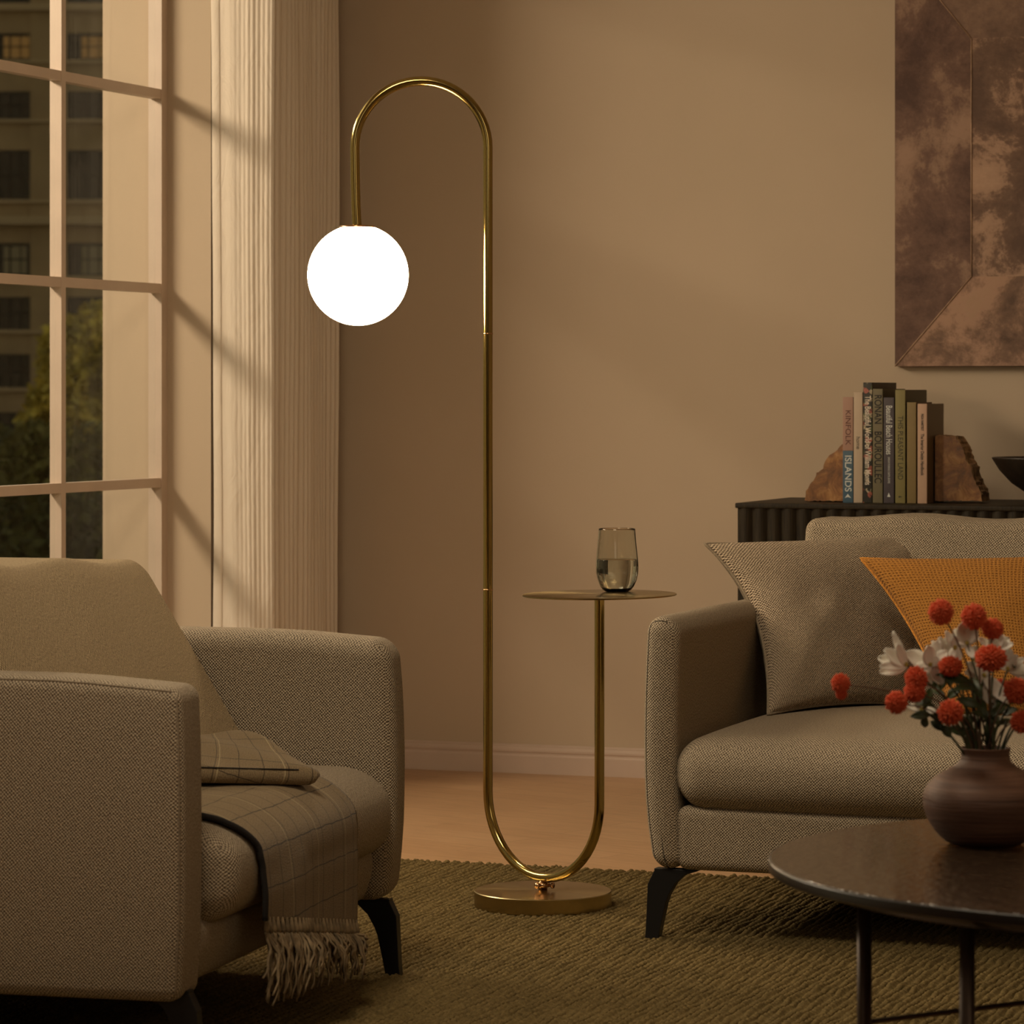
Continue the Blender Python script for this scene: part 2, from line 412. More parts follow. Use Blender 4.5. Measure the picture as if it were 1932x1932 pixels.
# ------------------------------------------------------------------ curtain
def curtain():
    path = []
    # front run (towards the camera) then the pleated side that faces the room
    n1 = 150
    a = np.array([.592, .126]); b = np.array([.578, .280])
    for i in range(n1):
        t = i/n1; p = a+(b-a)*t
        w = .0012*math.sin(2*PI*t*3.3+.6)*min(1, t*4)+.0009*math.sin(2*PI*t*13+1)*(t > .3)*min(1, (t-.3)*3)
        d = (b-a)/np.linalg.norm(b-a); nn = np.array([d[1], -d[0]])
        bul = .010*math.sin(PI*t)
        path.append((p+nn*(w+bul), t))
    n2 = 460
    for i in range(n2+1):
        t = i/n2; s = .578-.475*t
        amp = .0035+.003*min(1, t*2)
        v = .280-.030*t+amp*math.sin(2*PI*t*16.5)+.0010*math.sin(2*PI*t*37)
        path.append((np.array([s, v+.004*math.sin(t*5)]), t))
    nz = 60; V = []; U = []; Fc = []
    arc = 0; prev = path[0][0]; arcs = []
    for p, t in path: arc += np.linalg.norm(p-prev); prev = p; arcs.append(arc)
    for i, (p, t) in enumerate(path):
        for j in range(nz+1):
            z = .004+(2.82-.004)*j/nz
            k = .0045*math.sin(z*2.1+arcs[i]*14)+.003*smoothnoise((arcs[i]*9, z*2.2, 0), 1)
            q = R(p[0]+k*.6, p[1]+k, z); V.append(q); U.append((arcs[i], z))
    for i in range(len(path)-1):
        for j in range(nz):
            a_ = i*(nz+1)+j; Fc.append((a_, a_+nz+1, a_+nz+2, a_+1))
    V, Fc, U = thicken(V, Fc, -.0012, U)
    o = mesh('curtain', V, Fc, MAT['curtain'], uv=U)
    tag(o, 'cream linen curtain gathered in fine pleats beside the window', 'curtain')
    # stitched hem tape down the leading edge
    hem = []
    pts = [p for p, t in path[:24]]
    V = []; U = []; Fc = []; nh = 180
    for i, p in enumerate(pts):
        for j in range(nh+1):
            z = .004+(2.82-.004)*j/nh
            k = .0045*math.sin(z*2.1+arcs[i]*14)+.003*smoothnoise((arcs[i]*9, z*2.2, 0), 1)
            r = .0010*smoothnoise((arcs[i]*60+z*38, z*30, 0), 1)+.0028*(1-((i/11.5)-1)**2)**.5 if 0 < i < 23 else .0002
            q = R(p[0]+k*.6+.0022+r, p[1]+k-.0012, z); V.append(q); U.append((arcs[i], z))
    for i in range(len(pts)-1):
        for j in range(nh):
            a_ = i*(nh+1)+j; Fc.append((a_, a_+nh+1, a_+nh+2, a_+1))
    mesh('hem', V, Fc, MAT['curtain'], o, uv=U)
curtain()
cr = mesh('curtain_rod', *tube([R(.04, .2, 2.84), R(5.4, .2, 2.84)], .012), MAT['bronze'])
tag(cr, 'dark metal curtain rod above the window', 'rod')

# ------------------------------------------------------------------ upholstery
def upholster_leg(parent, x, y, mirror, z1=.13):
    o = [(0, z1), (.0, z1-.004), (-.004, z1-.012), (-.012, z1-.028), (-.0135, z1-.06), (-.016, .02), (-.018, .0), (.006, .0), (.012, .03), (.021, .07), (.026, z1-.047), (.038, z1-.026), (.055, z1-.010), (.080, z1-.002), (.080, z1)]
    pts = [((-px if mirror else px), pz) for px, pz in o]
    t = .011; V = [(x+a, y-t, b) for a, b in pts]+[(x+a, y+t, b) for a, b in pts]; n = len(pts)
    Fc = [tuple(range(n)), tuple(range(n, 2*n))[::-1]]+[(i, i+n, (i+1) % n+n, (i+1) % n) for i in range(n)]
    l = mesh('leg', V, Fc, MAT['blackmetal'], parent, smooth=False)
    bv = l.modifiers.new('bevel', 'BEVEL'); bv.width = .0015; bv.segments = 2; bv.limit_method = 'ANGLE'
    return l
def arm_deform(inner_sign, Lx=None, ax=0):
    # ax: axis of the arm thickness; bulges the outer face, tucks the bottom in
    def d(V, H):
        V = V.copy(); z = V[:, 2]/H[2]
        side = V[:, ax]/H[ax]
        V[:, ax] += -inner_sign*(.008*(1-z**2)-.006*(z < 0)*z*z)*1.0
        V[:, 2] -= .006*np.maximum(0, side*inner_sign)*(z > 0)      # top slopes a little inwards
        V[:, ax] += inner_sign*.012*np.maximum(0, -z-.55)**1.0*(side*inner_sign < 0)
        return V
    return d
def crown(amount, pw=2.0, side=0.0):
    def d(V, H):
        V = V.copy(); u = np.clip(V/H, -1, 1)
        dome = (1-np.abs(u[:, 0])**pw)*(1-np.abs(u[:, 1])**pw)
        V[:, 2] += amount*dome*(u[:, 2])
        if side:
            V[:, 0] += side*u[:, 0]*(1-u[:, 2]**2)*(1-u[:, 1]**2)
            V[:, 1] += side*u[:, 1]*(1-u[:, 2]**2)*(1-u[:, 0]**2)
        return V
    return d

def edge_pts(keys): return [rbox.V[rbox.idx[k]] for k in keys]
# ---- sofa
SO = (.233, 6.16)
sofa = empty('sofa', (SO[0], SO[1], 0), -A, 'oatmeal tweed sofa holding a mustard cushion, behind the coffee table', 'sofa')
s_local = loc2(SO, A); SW = 1.90; SD = .95; Z0 = .13
mesh('sofa_base', *rbox((.055, .004, Z0), (SW-.055, SD-.03, .243), .02, 4, (16, 8, 3)), MAT['tweed'], sofa)
mesh('armrest', *rbox((0, 0, Z0), (.062, SD-.02, .576), .029, 7, (3, 14, 8), arm_deform(1)), MAT['tweed'], sofa)
sN = rbox.N; sofa_seam = edge_pts([(0, 0, k) for k in range(3, sN[2]+1)]+[(i, 0, sN[2]) for i in range(1, sN[0]-3)])
mesh('armrest', *rbox((SW-.062, 0, Z0), (SW, SD-.02, .576), .026, 6, (3, 14, 8), arm_deform(-1)), MAT['tweed'], sofa)
mesh('back_frame', *rbox((.03, SD-.10, Z0), (SW-.03, SD, .62), .03, 5, (14, 3, 8)), MAT['tweed'], sofa)
def sp(x): return x
for k, (x0, x1) in enumerate(((.052, .95), (.952, SW-.052))):
    def seatdef(V, Hh):
        V = crown(.022, 2.6, .010)(V, Hh); u = V/Hh
        # softly rounded front left shoulder
        return V
    mesh('seat_cushion', *rbox((x0, -.018, .236), (x1, .74, .364), .058, 8, (18, 14, 2), seatdef), MAT['tweed'], sofa)
    def backdef(V, Hh):
        V = V.copy(); u = V/Hh
        V[:, 1] -= .030*(1-u[:, 0]**2)*(1-u[:, 2]**2)*(u[:, 1] < 0)
        V[:, 1] += .055*(u[:, 2])                      # reclines
        V[:, 2] += .005*np.sin(u[:, 0]*9)*(u[:, 2] > .5)-.006*(np.abs(u[:, 0]) > .8)*(u[:, 2] > .8)*0
        return V
    mesh('back_cushion', *rbox((x0+(.034 if k == 0 else .004), .69, .35), (x1, .84, .728), .026, 6, (20, 3, 10), backdef), MAT['tweed'], sofa)
def seam(parent, pts, r=.0019, m='pipe'): return mesh('piping', *tube(pts, r, 6), MAT[m], parent)
seam(sofa, [(p[0]+.0004, p[1]+.0004, p[2]-.0004) for p in sofa_seam], .0016)
upholster_leg(sofa, .012, .03, False); upholster_leg(sofa, SW-.012, .03, True)
upholster_leg(sofa, .012, SD-.06, False); upholster_leg(sofa, SW-.012, SD-.06, True)

# ---- armchair
AC = math.radians(14.5); CO = (-.458, 4.87)
chair = empty('armchair', (CO[0], CO[1], 0), -AC, 'oatmeal tweed armchair by the window with a throw over its seat', 'armchair')
c_local = loc2(CO, AC)
CWd = 1.012
def wpt(x, y, z):   # chair local -> world
    ex = np.array([math.cos(AC), -math.sin(AC)]); gy = np.array([math.sin(AC), math.cos(AC)]); p = np.array(CO)+ex*x+gy*y
    return (p[0], p[1], z)
def adef(s):
    def d(V, H):
        V = V.copy(); z = V[:, 2]/H[2]; x = V[:, 0]/H[0]
        V[:, 1] += -s*.010*(1-z**2)
        fr = np.clip((x-.6)/.4, 0, 1)
        V[:, 0] += .006*(1-z**2)*fr-.010*np.clip(-z-.5, 0, 1)*fr-.006*np.clip(z-.6, 0, 1)*fr
        V[:, 2] += -.010*fr*(z > 0)*(x > .6)+.004*(1-x**2)*(z > 0)
        return V
    return d
mesh('armrest', *rbox((-.86, 0, .117), (-.004, .098, .567), .02, 6, (14, 3, 8), adef(1)), MAT['tweed'], chair)
sN = rbox.N; seam1 = edge_pts([(sN[0], 0, k) for k in range(2, sN[2]-2)]); seam2 = edge_pts([(i, 0, sN[2]) for i in range(4, sN[0]-2)])
mesh('armrest', *rbox((-.86, CWd-.098, Z0), (.026, CWd, .571), .034, 7, (14, 3, 8), adef(-1)), MAT['tweed'], chair)
def basedef(V, H):
    V = V.copy(); z = V[:, 2]/H[2]; y = V[:, 1]/H[1]; x = V[:, 0]/H[0]
    V[:, 0] -= .02*np.clip(-z, 0, 1)*(x > .5)
    return V
mesh('chair_base', *rbox((-.84, .06, Z0-.004), (-.002, CWd-.02, .222), .022, 5, (14, 10, 3), basedef), MAT['tweed'], chair)
mesh('back_frame', *rbox((-.90, .03, Z0), (-.80, CWd-.03, .60), .03, 5, (3, 12, 8)), MAT['tweed'], chair)
def seatdef2(V, H):
    V = V.copy(); u = np.clip(V/H, -1, 1)
    V[:, 2] += .012*(1-np.abs(u[:, 0])**3)*(1-np.abs(u[:, 1])**3)*(u[:, 2] > 0)*u[:, 2]
    V[:, 0] += .016*(1-u[:, 2]**2)*(u[:, 0] > .5)
    V[:, 0] -= .016*np.clip(u[:, 2], 0, 1)**2*(u[:, 0] > .8)
    return V
mesh('seat_cushion', *rbox((-.70, .092, .208), (.026, CWd-.090, .356), .050, 8, (12, 14, 2), seatdef2), MAT['tweed'], chair)
def backdef2(V, H):
    V = V.copy(); u = np.clip(V/H, -1, 1); z = (u[:, 2]+1)/2; y = (u[:, 1]+1)/2
    front = np.clip((u[:, 0]+1)/2, 0, 1)
    V[:, 0] -= front*z*.205                      # front face leans back, wedge shaped
    V[:, 0] += .022*(1-u[:, 1]**2)*(1-u[:, 2]**2)*front
    V[:, 2] += np.clip(u[:, 2], 0, 1)*((1-y)*.030+.005*np.sin(y*13))
    return V
mesh('back_cushion', *rbox((-.76, .10, .36), (-.195, CWd-.094, .690), .03, 7, (8, 20, 10), backdef2), MAT['tweed_lamplit'], chair)
seam(chair, seam1, .0018, 'pipelight'); seam(chair, seam2, .0018, 'pipelight')
upholster_leg(chair, -.004, .045, True); upholster_leg(chair, .016, CWd-.045, True)
upholster_leg(chair, -.80, .045, False); upholster_leg(chair, -.80, CWd-.045, False)

# ---- throw blanket (drape over the seat front, folded slab above, fringe)
thr = empty('throw_blanket', (CO[0], CO[1], 0), -AC, 'taupe windowpane check throw folded on the armchair seat, fringe hanging', 'blanket')
SEATF = [(-.30, .3695), (-.16, .370), (-.09, .368), (-.045, .362), (-.018, .351), (.006, .334), (.025, .310), (.037, .28), (.041, .24), (.040, .20), (.0395, .16), (.039, .13)]
SF = np.array(SEATF); sl = np.concatenate([[0], np.cumsum(np.linalg.norm(np.diff(SF, axis=0), axis=1))])
def prof(t):
    d = t*sl[-1]; return np.interp(d, sl, SF[:, 0]), np.interp(d, sl, SF[:, 1]), d
def drape(u, v):   # u across the chair (0 near, 1 far), v down
    # bottom edge runs lower on the far side
    vm = .86+.14*u
    x, z, d = prof(v*vm)
    tt = max(0, (x+.30)/.34)
    y0 = .055+.155*min(1, tt)**2.2+.01*math.sin(z*20)*(z < .3); y1 = .735-.06*tt
    y = y0+(y1-y0)*u
    fold = .0035*math.sin(u*15+v*3)*v+.0045*smoothnoise((u*5, v*4, 0), 1)+(.006 if z < .3 else 0)*math.sin(u*5+.4)*v
    x += .008+max(0, fold)*(1 if z < .345 else .2); z += .003+(max(0, fold) if z >= .345 else 0)
    return (x, y, z), (y, d)
V, Fc, U = grid(drape, 56, 70)
bpy.context.view_layer.update()
from mathutils.bvhtree import BVHTree
_t = []
for nm in ('seat_cushion', 'chair_base'):
    for ch in chair.children:
        if ch.name.startswith(nm): _t.append(BVHTree.FromPolygons([v.co for v in ch.data.vertices], [tuple(p.vertices) for p in ch.data.polygons]))
def lift(p, off):
    p = Vector(p)
    for t in _t:
        c, n, i, d = t.find_nearest(p)
        k = (p-c).dot(n)
        if d < .08 and k < off: p = c+n*off
    return p
V = [lift(p, .0065) for p in V]
for _ in range(3):      # relax the cloth a little, then keep it clear of the cushion again
    V2 = []; nvv = 71
    for q, p in enumerate(V):
        i, j = divmod(q, nvv)
        nb_ = [V[a*nvv+b] for a, b in ((i-1, j), (i+1, j), (i, j-1), (i, j+1)) if 0 <= a < 57 and 0 <= b < nvv]
        V2.append(p if len(nb_) < 4 else p*.4+sum(nb_, Vector())*.15)
    V = [lift(p, .0055) for p in V2]
V = [tuple(p) for p in V]
Vd = np.array(V).reshape(57, 71, 3)
V, Fc, U = thicken(V, Fc, -.003, U)
mesh('draped_cloth', V, Fc, MAT['throw'], thr, uv=U)
edge = [Vd[0, j] for j in range(71)]
mesh('selvedge', *tube([(p[0]+.003, p[1]-.004, p[2]+.001) for p in edge], .0045, 8), MAT['selvedge'], thr, smooth=True)
# folded slab: rounded tongue lying on the seat against the back cushion
def slab():
    Tp = c_local(P(598, 1452, 5.42)); B1 = c_local(P(484, 1380, 5.55)); B0 = c_local(P(300, 1384, 5.45)); F0 = c_local(P(300, 1445, 5.25))
    Tp, B1, B0, F0 = map(np.array, (Tp, B1, B0, F0)); th = .024
    nu, nv = 40, 22; prof_v = []
    lay = []
    for i in range(nu+1):
        u = i/nu
        f = F0+(Tp-F0)*u; b = B0+(B1-B0)*min(1, u)
        b = b+(0.0)*u
        w = b-f
        ring = []
        m = 12
        # top from back to front
        for j in range(m+1):
            t = 1-j/m; p = f+w*t; p = p+np.array([0, 0, .006*math.sin(PI*t)+.003*math.sin(u*9+t*7)]); ring.append(p)
        # rolled front edge, two layers
        dirn = (w/np.linalg.norm(w)); 
        for k in range(1, 8):
            a = k/8*PI; p = f-dirn*math.sin(a)*.0085-np.array([0, 0, (1-math.cos(a))/2*th]); ring.append(p)
        for j in range(m+1):
            t = j/m; p = f+w*t-np.array([0, 0, th]); p[2] = min(p[2], f[2]-th); ring.append(p)
        rr = np.array(ring)
        if u > .93:
            q = (u-.93)/.07; c = rr.mean(0); c = f*.6+b*.4 if False else c
            sc_ = math.sqrt(max(0.02, 1-q*q)); rr[:, 2] = c[2]+(rr[:, 2]-c[2])*(.35+.65*sc_)
        lay.append(rr)
    V = np.concatenate(lay); k = len(lay[0]); Fc = []; U = []
    tot = 0
    for i in range(nu+1):
        ds = np.concatenate([[0], np.cumsum(np.linalg.norm(np.diff(lay[i], axis=0), axis=1))])
        for d in ds: U.append((i/nu*.34+d*.35, d*1.0+.012-i/nu*.05))
    for i in range(nu):
        for j in range(k-1): Fc.append((i*k+j, i*k+j+1, (i+1)*k+j+1, (i+1)*k+j))
    Fc.append(tuple(range(nu*k, nu*k+k))); Fc.append(tuple(range(k))[::-1])
    mesh('folded_cloth', V, Fc, MAT['throw'], thr, uv=U)
    mesh('fold_stitching', *tube([l[13]+np.array([.0, -.001, .0012]) for l in lay[:36]], .0011, 5), MAT['selvedge'], thr)
slab()
def fringe():
    parts = []
    nT = 27
    for i in range(nT):
        u = (i+.5)/nT; q_ = u*56; i0 = int(q_); top = Vd[i0, 70]*(1-q_+i0)+Vd[min(56, i0+1), 70]*(q_-i0)
        zb = .105+.022*random.random()-.035*u
        sway = random.uniform(-.014, .014); out = random.uniform(0, .014)
        lean = -.020*(1-u)+.012*u
        knot = top+np.array([.002, 0, -.012])
        parts.append(tube([top+np.array([.0, 0, .006]), knot, knot+np.array([0, 0, -.007])], [.0022, .0046, .0028], 7))
        for k in range(6):
            a = random.uniform(0, 2*PI); off = np.array([math.cos(a)*.006+out*.6, math.sin(a)*.008, 0])
            pts = []; ph = random.uniform(0, 6); n = 11; zz = zb+random.uniform(-.022, .022)
            for j in range(n):
                t = j/(n-1); w = .0022*math.sin(ph+t*14)
                p = knot+off*min(1, t*3)+np.array([out*math.sin(t*PI*.7)+w*.5, (sway+lean)*t*t+w+off[1]*t, (zz-knot[2])*t-.004])
                pts.append(p)
            parts.append(tube(pts, [.0026*(1-.35*j/(n-1)) for j in range(n)], 5))
    o = mesh('fringe', *join(parts), MAT['fringe'], thr); o['kind'] = 'stuff'
fringe()

# ---- pillows
def pillow(name, corners, T, m, label, cat, pinch=(.10, .08, .10, .08), n=44, seedv=0, pipe='pipelight', wr=.005):
    TL, TR, BR, BL = [np.array(c, float) for c in corners]
    c = (TL+TR+BR+BL)/4
    X = (TR+BR-TL-BL)/2; Yv = (TL+TR-BL-BR)/2; nrm = np.cross(X, Yv); nrm /= np.linalg.norm(nrm)   # towards the viewer side
    wx, wy = np.linalg.norm(X), np.linalg.norm(Yv)
    kr, kt, kl, kb = pinch
    def pos(u, v, s):
        ku = kr if u > 0 else kl; kv = kt if v > 0 else kb
        uu = u*(1-ku*(1-v*v)**1.0); vv = v*(1-kv*(1-u*u)**1.0)
        a, b = (uu+1)/2, (vv+1)/2
        p = (BL*(1-a)+BR*a)*(1-b)+(TL*(1-a)+TR*a)*b
        h = T*((1-abs(u)**2.2)*(1-abs(v)**2.2))**.42
        corner = (abs(u)*abs(v))**3
        wrk = wr*smoothnoise((u*2.3, v*2.3, seedv), 1.1)*(1-u*u)**.5*(1-v*v)**.5
        wrk += wr*.8*math.sin((abs(u)-abs(v))*9+seedv)*(abs(u*v))**1.2*(1-u**4)*(1-v**4)
        return p+nrm*s*(h+wrk)
    V = []; U = []; Fc = []; idx = {}
    def w(t): return math.sin(t*PI/2)*.55+t*.45
    for s in (1, -1):
        for i in range(n+1):
            for j in range(n+1):
                b = i in (0, n) or j in (0, n)
                u = w(i/n*2-1); v = w(j/n*2-1); key = (i, j, 0 if b else s)
                if key not in idx:
                    idx[key] = len(V); V.append(pos(u, v, s if not b else 0)); U.append((u*wx/2, v*wy/2+(5 if s < 0 else 0)))
        for i in range(n):
            for j in range(n):
                q = []
                for (a, b) in ((i, j), (i+1, j), (i+1, j+1), (i, j+1)):
                    bb = a in (0, n) or b in (0, n); q.append(idx[(a, b, 0 if bb else s)])
                Fc.append(q if s > 0 else q[::-1])
    V = np.array(V); base = V.mean(0)
    o = mesh(name, V-c, Fc, m, uv=U); o.location = c
    tag(o, label, cat)
    ring = [pos(w(i/n*2-1), -1, 0) for i in range(n)]+[pos(1, w(i/n*2-1), 0) for i in range(n)]+[pos(w(1-i/n*2), 1, 0) for i in range(n)]+[pos(-1, w(1-i/n*2), 0) for i in range(n)]
    mesh('piping', *tube([r_-c for r_ in ring], .0032, 6, closed=True), MAT[pipe] if isinstance(pipe, str) else pipe, o)
    return o
pillow('throw_pillow', (P(1330, 1026, 6.70), P(1768, 1004, 6.80), P(1720, 1330, 6.66), P(1449, 1348, 6.47)), .066, MAT['pillowgrey'],
       'oatmeal scatter cushion leaning in the left corner of the sofa', 'cushion', (.03, .05, .24, .07), seedv=1, wr=.009)
MAT['mustardpipe'] = plain('mustard piping', (.62, .26, .04), .9, nz=.35, nscale=300)
pillow('throw_pillow', (P(1624, 1054, 6.52), P(2080, 1046, 6.42), P(2060, 1372, 6.26), P(1800, 1352, 6.36)), .07, MAT['mustard'],
       'mustard yellow woven scatter cushion on the sofa, behind the flowers', 'cushion', (.10, .05, .10, .07), seedv=3, pipe=MAT['mustardpipe'])

# ------------------------------------------------------------------ arc floor lamp
LX, LY = .058, 6.57
lamp = empty('floor_lamp', (LX, LY, 0), 0, 'brass arc floor lamp with glowing white globe and built-in side tray', 'floor lamp')
RUGZ = .006
ZF = .008    # thickness of the rug under it
base = mesh('base', *lathe([(.1275, 0), (.129, .0015), (.129, .0285), (.1278, .030), (.06, .0301), (.0, .0302)], 128, (0, 0, ZF-.003), closed_top=False), MAT['brassdisc'], lamp); edge_split(base, 30)
PM = np.array([-.104, .108]); PT = np.array([.1035, -.108])      # main pole and tray pole, relative to the base
r_t = .0092
zb = .059                                                        # lowest centre line of the U
RU = float(np.linalg.norm(PM-PT)/2); zU = zb+RU
ax2 = (PT-PM)/np.linalg.norm(PT-PM)
def upt(t):   # 0..pi along the U from main pole to tray pole
    q = (PM+PT)/2+ax2*(-RU*math.cos(t)); return (q[0], q[1], zU-RU*math.sin(t))
stub = lathe([(.0085, 0), (.0085, .006), (.0125, .007), (.0135, .011), (.0125, .015), (.0075, .016), (.0075, .03)], 24, (0, 0, ZF+.026))
knob = tube([(.006, -.006, ZF+.037), (.016, -.010, ZF+.037), (.0165, -.0102, ZF+.037), (.020, -.012, ZF+.037)], [.0028, .0028, .0055, .0055], 12)
knob2 = tube([(-.004, -.008, ZF+.038), (-.010, -.018, ZF+.038), (-.0102, -.0184, ZF+.038), (-.0125, -.022, ZF+.038)], [.0028, .0028, .0055, .0055], 12)
mesh('swivel_joint', *join([stub, knob, knob2]), MAT['copper'], lamp)
zA = 1.437                                     # springing of the top arch
xg = -.352                                     # globe side drop, relative to the base centre
xm = PM[0]; Ra = .127
z_t = .5945                                    # underside of tray
poleB = [(PM[0], PM[1], z) for z in np.linspace(.592, zU, 6)]+[upt(k/28*PI) for k in range(1, 28)]+[(PT[0], PT[1], z) for z in np.linspace(zU, z_t, 5)]
edge_split(mesh('lower_tube', *tube(poleB, r_t, 24), MAT['brass'], lamp), 40)
edge_split(mesh('pole', *tube([(PM[0], PM[1], z) for z in (.594, .8, 1.081)], r_t, 24), MAT['brass'], lamp), 40)
arch = [(xm, PM[1], z) for z in (1.0825, 1.2, 1.35)]+[(xm-Ra+Ra*math.cos(k/30*PI), PM[1], zA+Ra*math.sin(k/30*PI)) for k in range(31)]
yl = arch[-1]
arch += [(yl[0]+.0008, PM[1], 1.38), (yl[0]+.002, PM[1], 1.33), (yl[0]+.004, PM[1], 1.289)]
edge_split(mesh('arch_tube', *tube(arch, r_t, 24), MAT['brass'], lamp), 40)
gy_ = PM[1]; gx = yl[0]+.006
mesh('globe_cap', *lathe([(.034, -.004), (.035, -.001), (.033, .0008), (.016, .0022), (.0095, .003), (.0, .003)], 48, (gx-.001, gy_, 1.287), closed_top=False), MAT['copper'], lamp)
gr = .0965
gv, gf = lathe([(gr*math.sin(a), -gr*math.cos(a)) for a in np.linspace(.001, PI-.36, 40)], 72, (0, 0, 0))
gl = mesh('globe_shade', gv, gf, MAT['globe'], lamp); gl.location = (gx, gy_, 1.287-gr*math.cos(.36)-.003)
tray = mesh('tray', *lathe([(.1405, 0), (.1425, .0008), (.1425, .0028), (.1405, .0036), (.0, .0036)], 128, (0, 0, 0), closed_top=False), MAT['brassdisc'], lamp)
tray.location = (PT[0], PT[1], z_t-.0005); tray.rotation_euler = (0, math.radians(-.6), 0); edge_split(tray, 30)
# socket collars at the joints
for z in (.593, 1.0817): mesh('joint_ring', *lathe([(r_t+.0002, -.0012), (r_t+.0007, -.001), (r_t+.0007, .001), (r_t+.0002, .0012)], 24, (PM[0], PM[1], z)), MAT['copper'], lamp)

# ------------------------------------------------------------------ tumbler of water
gxw, gyw = (1164-CX)/F*6.53, 6.53; gz0 = z_t+.0036
tum = empty('water_glass', (gxw, gyw, gz0), 0, 'clear ribbed stemless tumbler half full of water on the brass tray', 'glass')
outer = [(.0215, 0), (.0255, .002), (.0312, .009), (.0362, .020), (.0392, .034), (.0398, .046), (.0390, .060), (.0372, .078), (.0355, .096), (.0342, .117)]
def lathe_ribbed(prof_, seg, amp, tw):
    V = []; n = len(prof_); Fc = []
    for r, z in prof_:
        for k in range(seg):
            a = 2*PI*k/seg; rr = r*(1+amp*math.cos(9*a+tw*z)*math.sin(min(1, max(0, z)/.117)*PI)**.5)
            V.append((rr*math.cos(a), rr*math.sin(a), z))
    for i in range(n-1):
        for k in range(seg): Fc.append((i*seg+k, i*seg+(k+1) % seg, (i+1)*seg+(k+1) % seg, (i+1)*seg+k))
    Fc.append(tuple(range(seg))[::-1]); Fc.append(tuple((n-1)*seg+k for k in range(seg))); return V, Fc
from math import cos
def resample(pr, n):
    z = np.linspace(pr[0][1], pr[-1][1], n); return [(float(np.interp(q, [p[1] for p in pr], [p[0] for p in pr])), float(q)) for q in z]
inner = [(max(.001, r-.0013), z) for r, z in resample(outer, 40) if z > .0045]
pr = resample(outer[:4], 8)+resample(outer[3:], 30)[1:]
full = pr+[(.0335, .1176)]+[(r, z) for r, z in inner[::-1]]+[(.012, .0042), (.0005, .004)]
mesh('glass_body', *lathe_ribbed(full, 72, .012, 22), MAT['glass'], tum)
wp = [(.0005, .0043), (.012, .0045)]+[(r-.0002, z) for r, z in inner if z < .061]+[(inner[0][0], 0)][:0]
top_r = [r for r, z in inner if z < .061][-1]
wp += [(top_r-.003, .0612), (.0005, .0612)]
mesh('water', *lathe_ribbed(wp, 72, .012, 22), MAT['water'], tum)

# ------------------------------------------------------------------ rug (braided cords running away from the back wall)
def rug():
    s_far = 1.97 if False else None
    # far edge passes through the floor point seen at (1215,1648)
    pf = np.array([(1215-CX)/F*(CH*F/(1648-HY)), CH*F/(1648-HY)])
    d = pf-CORNER; sf = -float(d@G2)
    sl_, vl, vr = sf+2.7, .3, 3.0
    pitch = .0145; nc = int((vr-vl)/pitch); per = 7; stp = .0048
    na = nc*per+1; nb = int((sl_-sf)/stp)
    v = np.linspace(vl, vl+nc*pitch, na); s = sf+np.arange(nb+1)*stp
    vv, ss = np.meshgrid(v, s)
    cord = np.floor((vv-vl)/pitch+1e-6); ph = ((vv-vl)/pitch) % 1.0
    rng = np.random.RandomState(3); off = rng.rand(nc+2)*.05; o_ = off[cord.astype(int)]
    prof_ = np.sqrt(np.clip(1-(2*ph-1)**2, 0, 1))
    st_ = (ss+o_)/.0175+np.abs(ph-.5)*1.0
    tw = .5+.5*np.cos(2*PI*st_)
    pass
    zz = .0008+prof_*(.0044+.0032*tw)*(1+.22*np.sin(ss*37+cord*1.7)*np.sin(ss*13+cord*4.1))
    wob = .0030*np.sin(ss*9+cord*.35)+.0020*np.sin(ss*31+cord*2.1)+.0012*np.sin(ss*83+cord*5.3)
    sedge = .006*np.sin(cord*2.4)+.004*np.sin(cord*5.1)
    ss2 = ss+np.where(ss < sf+.03, sedge, 0)
    X = CORNER[0]-G2[0]*ss2+E2[0]*(vv+wob); Yc = CORNER[1]-G2[1]*ss2+E2[1]*(vv+wob)
    zz[0, :] = .0005; zz[:, 0] = .0005; zz[:, -1] = .0005
    V = np.stack([X, Yc, zz], -1).reshape(-1, 3)
    i = np.arange(nb)[:, None]*na+np.arange(na-1)[None, :]; i = i.ravel()
    Fc = np.stack([i, i+na, i+na+1, i+1], -1)
    me = bpy.data.meshes.new('area_rug'); me.vertices.add(len(V)); me.vertices.foreach_set('co', V.ravel())
    me.loops.add(len(Fc)*4); me.loops.foreach_set('vertex_index', Fc.ravel().astype(np.int32)); me.polygons.add(len(Fc))
    me.polygons.foreach_set('loop_start', np.arange(len(Fc), dtype=np.int32)*4); me.polygons.foreach_set('use_smooth', np.ones(len(Fc), bool))
    me.update(calc_edges=True); me.validate(); me.materials.append(MAT['rug'])
    o = bpy.data.objects.new('area_rug', me); COL.objects.link(o)
    tag(o, 'olive green braided jute rug under the armchair, lamp base and sofa', 'rug')
rug()

